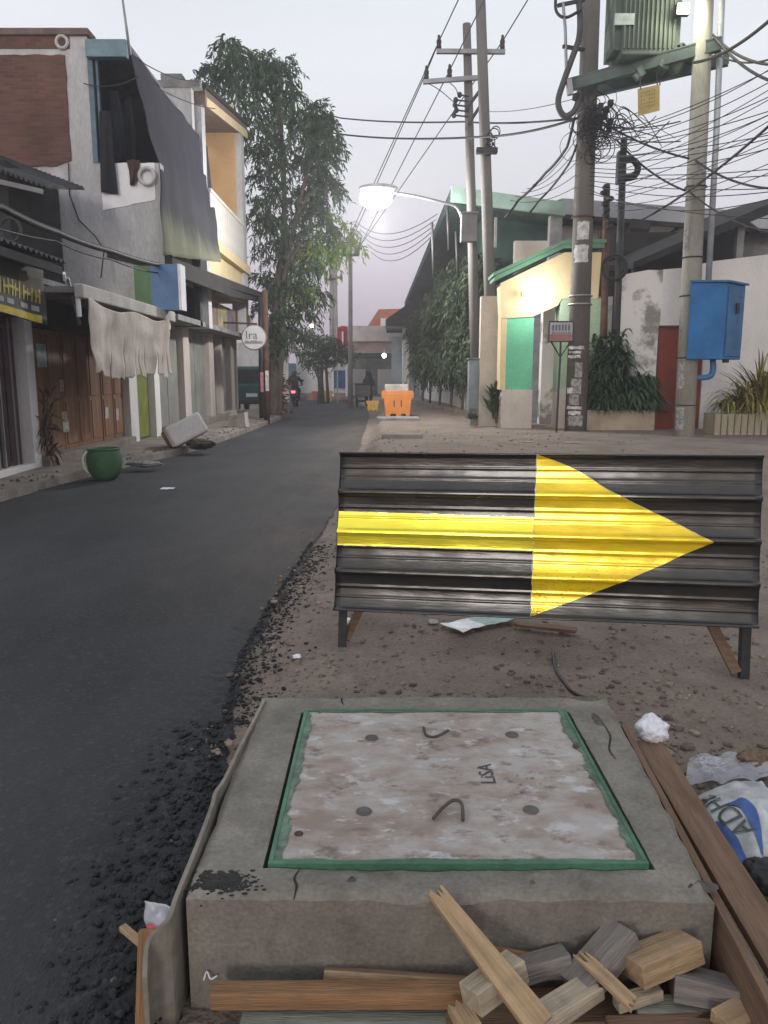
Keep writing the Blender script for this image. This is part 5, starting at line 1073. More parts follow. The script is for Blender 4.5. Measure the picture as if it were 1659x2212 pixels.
# fan of thin wires to the upper right
for k in range(15):
    a = at(1268, 290 + 9 * k, 16.7); c_ = at(1670 + 40 * random.random(), 130 + 24 * k + random.uniform(-16, 16), 12.5)
    wire('thin service wire fanning out to the upper right', [a, c_], .008, random.uniform(.05, .3), 'fan of thin service wires')
for k in range(9):
    a = at(1330, 360 + 12 * k, 17.0); c_ = at(1675, 190 + 22 * k + random.uniform(-9, 9), 12)
    wire('thin service wire fanning out to the upper right', [a, c_], .007, random.uniform(.0, .15), 'fan of thin service wires')
for k, (a, c_, r_) in enumerate(((at(1265, 240, 16.7), at(1500, 345, 15.1), .02), (at(1500, 345, 15.1), at(1680, 408, 13), .02), (at(1330, 300, 16.7), at(1480, 412, 15.1), .02), (at(1490, 415, 15.1), at(1680, 505, 13), .016), (at(1262, 272, 16.7), at(1470, 305, 15.0), .012), (at(1262, 262, 16.7), at(1470, 262, 15.1), .012), (at(1380, 478, 17), at(1680, 255, 12), .022), (at(1500, 135, 15.0), at(1680, 28, 12), .028), (at(1540, 75, 15.0), at(1680, 180, 12.5), .024), (at(1545, 80, 15.0), at(1680, 140, 12.5), .024), (at(1545, 115, 15.0), at(1680, 122, 12.5), .016))):
    wire(('dark cable from the brown pole down to the pale pole', 'dark cable from the pale pole off to the right edge', 'second dark cable from the small pole to pale pole', 'lower dark cable from pale pole to the right edge', 'slack cable just above the long dark cable between the poles', 'level slack cable under the yellow plate', 'long straight cable rising across the pale pole to the right edge', 'thick cable rising from the platform to the top right corner', 'thick cable falling from the pale pole top to the right edge', 'second thick cable falling from the pale pole top', 'level cable at the pale pole bracket')[k], [a, c_], r_, .12, 'cables round the thick poles')
b = MB()
for k in range(46):
    q = at(random.gauss(1285, 16), random.gauss(280, 36), 16.55 + random.uniform(-.1, .1)); b.ring(q, random.uniform(.08, .3), random.uniform(.006, .012), (random.gauss(0, .5), 1, random.gauss(0, .5)), 16, 4)
for k in range(20):
    b.tube(spline([at(random.gauss(1270, 6), random.uniform(200, 330), 16.5), at(random.gauss(1300, 14), random.gauss(280, 30), 16.4), at(random.gauss(1340, 20), random.gauss(265, 30), 16.6), at(random.gauss(1390, 26), random.gauss(275, 18), 16.8)], 5), random.uniform(.006, .012), 4)
tag(b.build('cable_tangle', rubber, smooth=True), 'tangle of black telephone wires at the brown pole', 'cable tangle', kind='stuff')
b = MB()
for k in range(9): q = at(1295 + random.uniform(-10, 26), 222 + k * 7, 16.5); b.box(q.x - .05, q.x + .05, q.y - .05, q.y + .05, q.z - .07, q.z + .05)
tag(b.build('junction_clutter', steel_d, bevel=.01), 'cluster of dark cable clamps on the brown pole', 'cable clamps', kind='stuff')
# small black poles with coils behind the brown pole
for nm, lab, xb, xt, yt, Yp, m_ in (('telephone_pole', 'slim black telephone pole with cable coils behind the brown pole', 1323, 1348, 298, 17.1, steel_d), ('telephone_pole', 'short rusty telephone pole just behind the brown pole', 1300, 1311, 398, 17.6, rusty)):
    bs_, tp2 = at(xb, 930, Yp), at(xt, yt, Yp); bs_.z = .2; pp = pole(nm, lab, bs_, tp2, .085, .07, m_, 10)
    if Yp < 17.5:
        for yy, rr in ((580, .26), (365, .2)):
            q = at(1326 if yy > 500 else 1358, yy, Yp - .12)
            for k in range(4): MB().ring(q + V((0, -.02 * k, random.uniform(-.02, .02))), rr * random.uniform(.85, 1.1) * (1 if yy > 500 else .9), .022 if yy > 500 else .05, (.15, 1, .05), 26, 6).build('cable_coil', rubber, pp, smooth=True)
        q = at(1345, 360, Yp - .1); part('splice_box', steel_d, pp, (q.x - .12, q.x + .05, q.y - .1, q.y + .1, q.z - .35, q.z + .3), bevel=.03)
    else:
        b = MB()
        for k in range(8): q = at(1311 + random.uniform(-9, 9), 405 + k * 12, Yp - .08); b.ball(q, (.09, .07, .06), 8, 6)
        tag(b.build('splice_cluster', rubber, pp), kind='stuff')
# ================================================================== RIGHT SIDE: GATE, WALLS
GY = 17.6
t = thing('gate_arch', 'cream and green gabled gateway with a lit lamp', 'gateway', at(1180, 925, GY))
pts = [(1081, 612), (1220, 545), (1300, 545), (1292, 645), (1213, 645), (1205, 660), (1150, 684), (1084, 688)]
MB().prism([at(x, y, GY) for x, y in pts], (0, .55, 0)).build('gable', cream, t)
cp = [at(1068, 606, GY - .1), at(1222, 534, GY - .1), at(1306, 534, GY - .1)]
for a, c_ in zip(cp, cp[1:]):
    b = MB(); b.prism([a, c_, c_ + V((0, 0, .09)), a + V((0, 0, .09))], (0, .75, 0)); b.build('coping', coping_g, t); b = MB(); e_ = V((-.03, -.05, .09)) if c_.z > a.z + .1 else V((.0, -.05, .09)); b.prism([a + e_, c_ + V((.03 if c_ is cp[2] else 0, -.05, .09)), c_ + V((.03 if c_ is cp[2] else 0, -.05, .16)), a + e_ + V((0, 0, .07))], (0, .85, 0)); b.build('coping_top', coping_g, t)
def col(x0, x1, y0, y1, mat, nm, Yf, dp, out=0.):
    a, c_ = at(x0, y0, Yf), at(x1, y1, Yf); return part(nm, mat, t, (a.x, c_.x, Yf - out, Yf + dp, max(c_.z, .15), a.z), bevel=.006)
col(1091, 1149, 686, 842, mint, 'pillar_face', GY + .02, .5); col(1084, 1147, 842, 935, cream_block, 'pillar_base', GY, .55, .03)
col(1083, 1091, 688, 842, cream, 'pillar_edge', GY + .01, .5)
col(1211, 1290, 645, 842, pale_green, 'pillar_face', GY + .02, .5); col(1205, 1292, 842, 935, cream_block, 'pillar_base', GY, .55, .03)
# lamp of the gate
q = at(1156, 630, GY - .25)
lg = thing('gate_lamp', 'glowing white lamp hanging in front of the gateway', 'lamp', q)
MB().ball(q, (.24, .14, .16), 18, 12).build('lamp_glass', M('gate_glow', (1, 1, .9), .5, 0, 1, 0, 1, emit=(1, .99, .93), estr=18), lg, smooth=True)
part('lamp_arm', steel_d, lg, (q.x - .02, q.x + .02, q.y, GY, q.z + .12, q.z + .16)); part('lamp_hood', cream, lg, (q.x - .3, q.x - .02, q.y - .02, q.y + .1, q.z - .1, q.z + .03), bevel=.03)
pl = bpy.data.lights.new('gate_light', 'POINT'); pl.energy = 55; pl.shadow_soft_size = .2; pl.color = (1, .97, .9); po = bpy.data.objects.new('gate_light', pl); COL.objects.link(po); po.parent = lg; po.location = (.05, -.35, -.05)
# wall inside the passage and left stub wall
x0, x1 = at(1173, 700, 19.2).x, at(1214, 700, 19.2).x
tag(part('inner_wall', peeling, None, (x0, x1 + 1.2, 19.2, 19.5, .1, 3.3)), 'peeling white wall seen through the gateway', 'wall')
tag(part('inner_wall', M('grey_door', (.3, .31, .32), .8), None, (at(1149, 700, 21).x - .3, x0 + .4, 21, 21.2, .1, 3.2)), 'grey panel deep inside the gateway passage', 'panel')
q = at(1190, 648, 18.9); tag(MB().box(q.x - .3, q.x + .1, 18.9, 19.15, q.z - .07, q.z + .06).build('cctv_camera', concrete_d, bevel=.03), 'small grey camera housing under the gateway', 'camera')
tag(part('stub_wall', cream_block, None, (at(1038, 700, 18.4).x, at(1086, 700, 18.4).x, 18.35, 18.6, .1, at(1050, 640, 18.4).z)), 'narrow cream wall between the pole pair and the gateway', 'wall')
# white wall with the red door
WY = 17.5
t = thing('boundary_wall', 'white plastered boundary wall with a rust red steel door', 'wall', at(1500, 930, WY))
wl = [(1343, 935), (1343, 594), (1400, 583), (1470, 579), (1560, 566), (1900, 520), (1900, 935)]
dx0, dx1, dtop = at(1420, 800, WY).x, at(1518, 800, WY).x, at(1420, 706, WY).z
L_ = [at(x, y, WY) for x, y in wl]; zf = lambda x: lerp(L_[1].z, L_[4].z, (x - L_[1].x) / (L_[4].x - L_[1].x))
MB().prism([V((L_[1].x, WY, .1)), V((dx0, WY, .1)), V((dx0, WY, L_[2].z)), V((L_[2].x, WY, L_[2].z)), L_[1]], (0, .25, 0)).build('wall_section', peeling, t)
MB().prism([V((dx0, WY, dtop)), V((dx1, WY, dtop)), V((dx1, WY, L_[4].z)), L_[3], V((dx0, WY, L_[2].z + .01))], (0, .25, 0)).build('wall_section', white_wall, t)
MB().prism([V((dx1, WY, .1)), V((L_[5].x, WY, .1)), L_[5], V((dx1, WY, L_[4].z + .01))], (0, .25, 0)).build('wall_section', white_wall, t)
red = M('door_red', (.21, .035, .02), .75, .25, 2, .15, 40, stretch=(1, 1, .4))
zm = at(1450, 842, WY).z
part('door', red, t, (dx0, dx1, WY + .06, WY + .1, zm + .01, dtop)); part('door_lower', red, t, (dx0, dx1, WY + .05, WY + .1, .12, zm))
part('door_frame', rusty, t, (dx0 - .03, dx0, WY - .01, WY + .1, .1, dtop + .03), (dx0, dx1, WY - .01, WY + .1, dtop, dtop + .03))
part('padlock', steel_d, t, (at(1438, 890, WY).x, at(1445, 890, WY).x, WY + .02, WY + .06, at(1440, 893, WY).z, at(1440, 886, WY).z))
# shed with black roof behind the wall
t = thing('black_roof_shed', 'shed with low black roof rising behind the white wall', 'shed', at(1550, 700, 19.5))
r_ = [at(1368, 580, 18.6), at(1720, 440, 18.6), at(1720, 415, 18.6), at(1368, 566, 18.6)]
MB().prism(r_, (0, 5, .5)).build('roof', dark, t)
part('back_wall', dark, t, (r_[0].x, r_[1].x, 21.6, 21.8, .1, 5.2)); q = at(1597, 560, 19.0); part('post', concrete_d, t, (q.x - .08, q.x + .08, 19, 19.15, 1, at(1597, 495, 19).z + .3)); part('post', steel_d, t, (r_[0].x + .05, r_[0].x + .12, 18.8, 18.9, 1, r_[0].z))
# warehouse with panel wall
t = thing('panel_warehouse', 'long cream panelled warehouse with grey sheet roof at the right', 'warehouse', at(1400, 700, 23))
px0, pz1 = at(1200, 470, 23.2).x, at(1300, 487, 23.2).z
pw = (at(1480, 500, 23.2).x - px0) / 7; p0 = None
for i in range(9):
    for j in range(6):
        x = px0 + i * pw; z = pz1 - (j + 1) * .48
        if p0 is None: p0 = part('wall_panel', cream_block, t, (x + .006, x + pw - .006, 23.2, 23.3, z + .006, z + .474), bevel=.006); pz0 = z
        else: o = p0.copy(); COL.objects.link(o); o.parent = t; o.location = (i * pw, random.uniform(-.008, .008), z - pz0)
part('wall_core', concrete_d, t, (px0, px0 + 16, 23.26, 23.5, .1, pz1)); part('eave_beam', dark, t, (px0, px0 + 16, 22.9, 23.25, pz1, pz1 + .18))
MB().prism([at(1215, 466, 22.6), at(1700, 500, 22.6), at(1700, 462, 22.6), at(1215, 428, 22.6)], (0, 6, .8)).build('roof', grey_roof, t)
MB().bar(at(1215, 468, 22.55), at(1700, 503, 22.55), .08, .12).build('gutter', dark, t)
for xx in (1225, 1285, 1380, 1450, 1520, 1600): a = at(xx, 470 + (xx - 1215) * .07, 22.7); part('roof_bracket', steel_d, t, (a.x - .03, a.x + .03, 22.7, 22.76, pz1 + .1, a.z))
a, c_ = at(1365, 472, 22.4), at(1412, 495, 22.4); MB().prism([a, V((c_.x, a.y, a.z - .05)), c_ - V((.1, 0, 0)), V((a.x, a.y, c_.z + .05))], (0, .2, -.1)).build('torn_shade', dark, t)
MB().tube(spline([at(1530, 490, 22.3), at(1570, 475, 22.3), at(1610, 480, 22.3), at(1640, 500, 22.3)], 5), .06, 8).build('pipe_hoop', steel_d, t, smooth=True)
# warehouse with green roof along the street
t = thing('green_roof_warehouse', 'dark warehouse with pale green roof edge along the street', 'warehouse', at(1050, 880, 26))
A_, B_ = at(975, 402, 20.5), at(1222, 436, 20.5); A2 = at(874, 652, 50)
zN, zF = A_.z - .3, A2.z - .15
MB().prism([A_, B_, B_ - V((0, 0, .33)), A_ - V((0, 0, .36))], (0, .12, 0)).build('fascia', roof_green, t)
MB().add([A_ + V((0, .12, -.02)), B_ + V((0, .12, -.02)), V((B_.x + 1, 50, A2.z + .3)), A2, A_ + V((0, .12, -.34)), B_ + V((0, .12, -.32)), V((B_.x + 1, 50, A2.z)), A2 - V((0, 0, .25))], [(0, 1, 2, 3), (7, 6, 5, 4), (0, 3, 7, 4), (1, 0, 4, 5), (2, 1, 5, 6), (3, 2, 6, 7)]).build('roof', dark_green, t)
WS, WE = V((A_.x + .95, 22.0, 0)), V((A2.x + .75, 50, 0))
def along(x_off, z0, z1, nm, mat, ys=22.0, th_=.15):
    f0_, f1_ = (ys - 22) / 28, 1.
    a = WS.lerp(WE, f0_); c_ = WE; b = MB(); b.prism([V((a.x + x_off, a.y, z0)), V((c_.x + x_off, c_.y, z0)), V((c_.x + x_off, c_.y, z1)), V((a.x + x_off, a.y, z1))], (th_, 0, 0)); return b.build(nm, mat, t)
along(0, .0, 2.6, 'street_wall', white_wall); along(.03, 2.6, zF, 'shaded_street_wall', dark_green)  # upper wall coloured dark to stand for the shade under the eave
corr(34, 0, 1, lambda u, v: V((lerp(WS.x + .1, B_.x, u), 22.0 + lerp(0, .0, v), lerp(2.2, zN - .05, v))), .0, 'end_cladding', dark_green, t, 2)
q0 = at(1190, 450, 20.7); q1 = at(1216, 450, 20.7); part('corner_column', concrete_d, t, (q0.x, q1.x, 20.7, 21.0, 2, q0.z))
part('low_roof', dark, t, (at(1060, 600, 21).x, at(1230, 600, 21).x, 20.6, 22, at(1100, 630, 21).z, at(1100, 622, 21).z)) 
part('gable_infill', cream_block, t, (at(1110, 600, 21.5).x, at(1240, 560, 21.5).x, 21.5, 21.7, .2, at(1200, 520, 21.5).z))
MB().tube([at(1225, 545, 21.2), at(1150, 575, 21.2), at(1072, 622, 21.2)], .07, 6).build('sloping_pipe', steel_d, t)
# kerb wall at the hedge foot
b = MB().prism([gr(1012, 902, .2), gr(870, 868, .2), gr(868, 862, .2) , gr(1030, 893, .2)], (0, 0, .18)); tag(b.build('kerb_wall', sidewalk_m), 'low brown kerb wall at the foot of the hedge trees', 'kerb')
# hedge trees against the wall
HT = [(1056, 22.0, 575, 850), (1030, 23.0, 560, 845), (1003, 24.5, 575, 845), (977, 26.5, 600, 845), (952, 28.5, 625, 845), (930, 31.0, 655, 850), (914, 34.0, 675, 855)]
labs = ['nearest to the gateway', 'second from the gateway', 'third from the gateway', 'fourth from the gateway', 'fifth from the gateway', 'second from the far end', 'at the far end']
for k, (x, Yh, y0, y1) in enumerate(HT):
    a, c_ = at(x, y0, Yh), at(x, 760, Yh); bs_ = V((a.x, Yh, gz(a.x, Yh)))
    t = thing('hedge_tree', 'narrow leafy hedge tree %s along the white wall' % labs[k], 'tree', bs_, 'hedge trees along the warehouse wall')
    cs = [(a.x + random.gauss(0, .2), Yh + random.gauss(0, .3), lerp(1.75, a.z, random.random() ** .85)) for _ in range(26)]
    v_, f_ = twig_leaves(cs, [(.27, .3, .38)] * len(cs), 60, 11, .38, .18, .05, 1.1); arr_mesh('crown', v_, f_, leaf_hedge, t)
    tr = MB().tube(spline([bs_ - V((0, 0, .05)), bs_ + V((.05, 0, 1.2)), bs_ + V((-.05, 0, 2.6)), V((a.x, Yh, a.z - .4))], 4), [lerp(.05, .02, i / 12) for i in range(13)], 6).build('trunk', bark, t, smooth=True)
    for j in range(3): MB().tube([bs_ + V((random.uniform(-.05, .05), 0, random.uniform(.4, .9))), bs_ + V((random.uniform(-.5, .5), random.uniform(-.2, .2), random.uniform(1.7, 2.4)))], [.03, .015], 5).build('branch', bark, tr)
# grass tuft by the cabinet
def blades(name, label, cat, base, n, L_, wd, spread, mat, up=1., ht=0., stalk=True, group=None, dr=.5, into=None):
    t = into or thing(name, label, cat, base, group); P_ = []; D_ = []; b = MB()
    for k in range(n):
        a = random.uniform(0, 6.283); s_ = random.random() ** .6; d = V((math.cos(a) * spread * s_, math.sin(a) * spread * s_, up * random.uniform(.7, 1.1))).normalized(); ln = L_ * random.uniform(.6, 1.1)
        p = V(base) + V((random.gauss(0, .06), random.gauss(0, .06), ht * random.random())); sd = d.cross(V((0, 0, 1))).normalized() * wd / 2 if abs(d.z) < .99 else V((wd / 2, 0, 0))
        vs = []
        for i in range(6):
            f_ = i / 5; c0_ = p + d * ln * f_ - V((0, 0, dr * ln * f_ ** 2.2)); w_ = (1 - f_ ** 2) * (.5 + .5 * min(1, f_ * 4)); vs += [c0_ - sd * w_, c0_ + sd * w_ + V((0, 0, .0))]
        b.add(vs, [(2 * i, 2 * i + 1, 2 * i + 3, 2 * i + 2) for i in range(5)])
    lv = b.build('rosette' if into else 'leaves', mat, t)
    if stalk: MB().tube([V(base) - V((0, 0, .1)), V(base) + V((0, 0, max(.15, ht)))], .03, 6).build('stem', bark, lv if into else t)
    return t
blades('bush', 'dark spiky bush at the foot of the grey cabinet', 'bush', at(1072, 905, 18.1), 150, .9, .05, .8, leaf_shrub, ht=.5)
blades('weed_tuft', 'small dry weed tuft beside the gateway base', 'weed', at(1020, 905, 18.1), 60, .35, .03, .8, leaf_hedge, stalk=False)
# planter 1 with palms
a, c_ = at(1262, 886, 16.9), at(1415, 935, 16.9)
t = thing('low_planter', 'low cream planter wall under the dark palm shrub', 'planter', (a.x, 16.9, .2)); part('planter_wall', M('planter_cream', (.4, .33, .25), .9, .2, 2, .2, 40), t, (a.x, c_.x, 16.95, 17.45, .1, a.z), bevel=.02); part('soil', M('soil', (.05, .04, .03), .95), t, (a.x + .06, c_.x - .06, 17.0, 17.44, a.z - .05, a.z + .004))
random.seed(5)
PS = thing('palm_shrub', 'dense dark green palm shrub filling the low cream planter', 'shrub', ((a.x + c_.x) / 2, 17.1, a.z))
for k, (x, y, n) in enumerate(((1300, 800, 150), (1340, 770, 170), (1385, 820, 150), (1365, 850, 130), (1315, 860, 130), (1290, 740, 90), (1330, 725, 70), (1395, 865, 110))):
    q = at(x, y, 17.2 + .12 * (k % 3)); 
    blades('palm_shrub', 'dark green palm shrub rosette in the cream planter', 'shrub', (q.x, q.y - .1, a.z), int(n * 3.2), .66, .085, 1.35, leaf_shrub, up=.9, ht=q.z - a.z, into=PS, dr=.75)
# planter 2 with spiky plant
a, c_ = at(1545, 893, 15.6), at(1700, 945, 15.6)
t = thing('stone_planter', 'pale ribbed stone planter at the right edge', 'planter', (a.x, 15.6, .2)); pm = M('planter_stone', (.34, .3, .22), .95, .25, 4, .4, 40, stretch=(1, 1, .3)); pr = None
part('planter_core', pm, t, (a.x + .02, c_.x, 15.64, 16.2, .12, a.z - .01)); 
for k in range(11):
    x = a.x + k * .135
    if pr is None: pr = part('stone_rib', pm, t, (x, x + .12, 15.58, 15.66, .12, a.z), bevel=.02)
    else: o = pr.copy(); COL.objects.link(o); o.parent = t; o.location = (k * .135, random.uniform(-.01, .01), random.uniform(-.03, .01))
SP = thing('spiky_plant', 'yellow green spiky plant in the ribbed stone planter', 'plant', (a.x + .5, 15.85, a.z))
for k, (x, n, L_, h_, dr) in enumerate(((1605, 90, 1.5, .1, .7), (1645, 110, 1.95, .15, .4), (1625, 80, 1.0, .1, 1.1), (1575, 70, .9, .1, .9), (1690, 80, 1.7, .2, .5))):
    q = at(x, 890, 15.85); blades('spiky_plant', 'yellow green spiky plant in the ribbed stone planter', 'plant', (q.x, q.y, a.z), n, L_, .06, .85, leaf_spike, up=1., ht=h_, into=SP, dr=dr)
# notice on a post before the brown pole
t = thing('notice_board', 'small faded notice board on a thin steel post before brown pole', 'sign', at(1207, 940, 16.3))
a, c_ = at(1188, 696, 16.25), at(1236, 736, 16.25); part('board', M('board_white', (.4, .39, .42), .7, .15, 5, 0, 40), t, (a.x, c_.x, 16.25, 16.28, c_.z, a.z)); part('red_band', M('board_red', (.32, .14, .13), .7, .15, 5, 0, 40), t, (a.x + .01, c_.x - .01, 16.243, 16.249, c_.z + .01, c_.z + .13))
b = MB()
for k in range(6): x = a.x + .05 + k * .065; b.box(x, x + .04, 16.243, 16.249, a.z - .17, a.z - .05)
for k in range(11): x = a.x + .05 + k * .036; b.box(x, x + .02, 16.243, 16.249, a.z - .235, a.z - .195)
tag(b.build('faded_lettering', M('board_ink', (.14, .14, .17), .7), t), kind='stuff')
part('frame', steel_d, t, (a.x - .02, c_.x + .02, 16.24, 16.29, a.z, a.z + .025), (a.x - .02, c_.x + .02, 16.24, 16.29, c_.z - .025, c_.z), (a.x - .025, a.x, 16.24, 16.29, c_.z, a.z), (c_.x, c_.x + .025, 16.24, 16.29, c_.z, a.z))
q = at(1210, 772, 16.3); MB().tube([at(1190, 737, 16.27), q, at(1232, 737, 16.27)], .02, 6).build('fork', steel_d, t); MB().tube([at(1211, 737, 16.3), q, (q.x - .02, 16.3, .15)], .022, 6).build('post', steel_d, t)
# ================================================================== FAR END OF THE STREET
def far_pole(label, xb, xt, yb, yt, Yp, r, grp=None):
    b_, tp2 = at(xb, yb, Yp), at(xt, yt, Yp); b_.z = 0; t = pole('utility_pole', label, b_, tp2, r, r * .8, M('pole_far', (.27, .25, .24), .9, .2, 1.5, .2, 40), 10)
    return t
t = far_pole('single distant pole with short cross arm at the road end', 757, 757, 880, 515, 36, .11)
a, c_ = at(737, 551, 35.9), at(775, 551, 35.9); MB().bar(a, c_, .08, .1).build('cross_arm', steel_d, t)
for x in (742, 749, 768, 773): insulator(at(x, 549, 35.9), t, .3)
t = far_pole('left of two thin poles far down the street', 717, 716, 860, 563, 52, .16); t2 = far_pole('right of two thin poles far down the street', 727, 723, 860, 552, 52, .17)
a, c_ = at(704, 606, 51.8), at(740, 598, 51.8); MB().bar(a, c_, .08, .1).build('cross_arm', steel_d, t2)
for x in (706, 715, 738): insulator(at(x, 604, 51.8), t2, .35)
# white corner house
t = thing('white_corner_house', 'white walled corner house with a blue poster at the road end', 'house', at(690, 865, 47))
a, c_ = at(640, 780, 47), at(752, 872, 47); part('wall', white_wall, t, (a.x, c_.x, 47, 50, 0, a.z + .25)); part('plinth', M('plinth_pink', (.3, .22, .21), .9), t, (a.x - .02, c_.x + .02, 46.95, 47, 0, .45))
a, c_ = at(757, 800, 46.9), at(722, 838, 46.9); q = at(721, 800, 46.9), at(746, 838, 46.9); part('poster', M('poster_blue', (.05, .08, .2), .6, .4, 2, 0, 30), t, (q[0].x, q[1].x, 46.88, 46.99, q[1].z, q[0].z)); part('poster_frame', white_patch, t, (q[0].x - .12, q[0].x - .01, 46.87, 46.99, q[1].z - .5, q[0].z + .2), (q[1].x + .01, q[1].x + .12, 46.87, 46.99, q[1].z - .5, q[0].z + .2))
a, c_ = at(622, 785, 46.5), at(641, 872, 46.5); tag(part('blue_gate', M('gate_blue', (.16, .25, .38), .7), None, (a.x, c_.x, 46.4, 46.6, 0, a.z)), 'pale blue gate panel left of the white corner house', 'gate')
a, c_ = at(560, 740, 44), at(624, 870, 44); tag(part('garden_wall', plaster, None, (a.x - 6, c_.x, 44, 44.3, 0, a.z)), 'grey wall behind the tree at the street bend', 'wall')
# shops at the far right end
t = thing('open_shop', 'dark open shop under a pale fascia at the road end', 'shop', at(815, 865, 50))
a, c_ = at(752, 762, 50), at(884, 866, 50); part('back_wall', M('shop_dark', (.22, .22, .2), .9, .4, 1), t, (a.x, c_.x, 52, 52.2, 0, a.z)); part('fascia', M('fascia_pink', (.3, .2, .19), .9, .4, .7, 0, 30), t, (a.x, c_.x + .3, 49.8, 50.0, a.z, at(800, 738, 50).z)); part('roof', M('roof_pale', (.4, .36, .35), .9, .3, 1), t, (a.x - .3, c_.x + .3, 49.5, 52.5, at(800, 738, 50).z, at(800, 705, 50).z)); part('awning', dark, t, (a.x, c_.x, 48.8, 49.8, a.z - .35, a.z - .05))
for x in (770, 845): q = at(x, 850, 51.8); part('wall_pier', white_wall, t, (q.x - .9, q.x + .6, 51.7, 52, 0, 1.9))
t = thing('tiled_house', 'house with orange tiled roof behind the far shops', 'house', at(830, 800, 62))
rp_ = [at(775, 738, 60), at(800, 702, 60), at(812, 672, 60), at(900, 664, 60), at(900, 738, 60)]
MB().prism([at(770, 742, 60), at(818, 668, 60), at(910, 666, 60), at(910, 742, 60)], (0, 3, 0)).build('roof', M('tile_orange', (.42, .13, .06), .9, .2, 1.5, .3, 4, stretch=(1, 1, 3)), t); a, c_ = at(822, 688, 59.8), at(905, 800, 59.8); part('wall', white_wall, t, (a.x, c_.x, 59.6, 60, 0, a.z)); part('lower_wall', plaster, t, (at(770, 740, 60).x - 3, c_.x, 60.0, 63, 0, at(770, 742, 60).z))
q = at(740, 730, 42); t = thing('red_banner', 'tall red banner on a pole at the road end', 'banner', (q.x, 42, 0)); MB().grid(lambda u, v: V((q.x - .28 + .56 * u, 42 + .06 * math.sin(u * 5), lerp(at(740, 752, 42).z, at(740, 708, 42).z, v) + .1 * math.sin(u * 3))), 10, 10).build('cloth', M('banner_red', (.33, .03, .03), .8, .2, 2, 0, 20), t, smooth=True, solid=.01); MB().tube([(q.x - .3, 42, 0), (q.x - .3, 42, at(740, 700, 42).z)], .04, 6).build('pole', steel, t); part('stripe', white_patch, t, (q.x - .03, q.x + .05, 41.9, 41.93, at(740, 745, 42).z, at(740, 716, 42).z))
# grey wall far right with lower dark roof and lit lamp
t = thing('lean_to_shop', 'shop with drooping dark roof at the far end of the hedge', 'shop', at(868, 865, 42)); MB().prism([at(833, 690, 41), at(905, 640, 41), at(905, 705, 41), at(836, 705, 41)], (0, 6, 0)).build('roof', dark, t); q = at(876, 700, 42); part('column', white_wall, t, (q.x - .15, q.x + .2, 42, 42.3, 0, q.z)); a = at(846, 725, 44); part('wall', M('wall_bluegrey', (.25, .27, .3), .9, .3, 1, .1, 30), t, (a.x, a.x + 1.6, 45, 45.2, 0, a.z))
for nm, lab, x, y, Yp, r_, es, cl, en in (('bulb_lamp', 'small lit white bulb under the far shop roof', 830, 768, 42.5, .12, 60, (.95, 1, 1), 90), ('bulb_lamp', 'small yellowish lit bulb among the far leaves', 673, 704, 40, .1, 40, (1, .9, .4), 20)):
    q = at(x, y, Yp); t = thing(nm, lab, 'lamp', q); MB().ball(q, r_, 14, 10).build('bulb', M('bulb%d' % x, (1, 1, 1), .5, 0, 1, 0, 1, emit=cl, estr=es * .25), t, smooth=True); MB().tube([q + V((0, 0, r_)), q + V((0, 0, r_ + .3))], .03, 6).build('stem', steel_d, t)
    pl = bpy.data.lights.new('bulb_light', 'POINT'); pl.energy = en; pl.color = cl; pl.shadow_soft_size = .1; po = bpy.data.objects.new('bulb_light', pl); COL.objects.link(po); po.parent = t; po.location = (0, -.25, -.05)
# far small tree and thin lamp post
t = thing('small_tree', 'small dark spreading tree before the white corner house', 'tree', (at(697, 860, 42).x, 42, 0))
cs = [at(x, y, 42 + random.uniform(-.8, .8)) for x, y in ((660, 768), (675, 755), (690, 748), (705, 752), (720, 758), (735, 765), (750, 772), (700, 770), (680, 778), (725, 778), (665, 735), (695, 730), (720, 738), (690, 790), (655, 720), (740, 755))]
v_, f_ = twig_leaves([tuple(p) for p in cs], [(.4, .4, .22)] * len(cs), 60, 10, .45, .22, .07, .15); arr_mesh('crown', v_, f_, leaf_dark, t); b0 = at(697, 866, 42); MB().tube([(b0.x, 42, -.05), (b0.x - .05, 42, 1.2), (b0.x, 42, 2.6)], [.13, .1, .06], 8).build('trunk', bark, t, smooth=True); MB().tube([(b0.x + .3, 42, -.05), (b0.x + .2, 42, 2.2)], [.1, .06], 8).build('second_stem', bark, t, smooth=True)
q = at(690, 862, 41); t = thing('lamp_post', 'thin black iron post before the white corner house', 'post', (q.x, 41, 0)); MB().tube([(q.x, 41, -.02), (q.x, 41, .6), (q.x, 41, .62), (at(686, 790, 41).x, 41, at(686, 790, 41).z)], [.13, .11, .06, .05], 8).build('shaft', steel_d, t); MB().bar((q.x - .3, 41, 1.75), (q.x + .9, 41, 1.95), .03, .05).build('side_bar', steel_d, t)
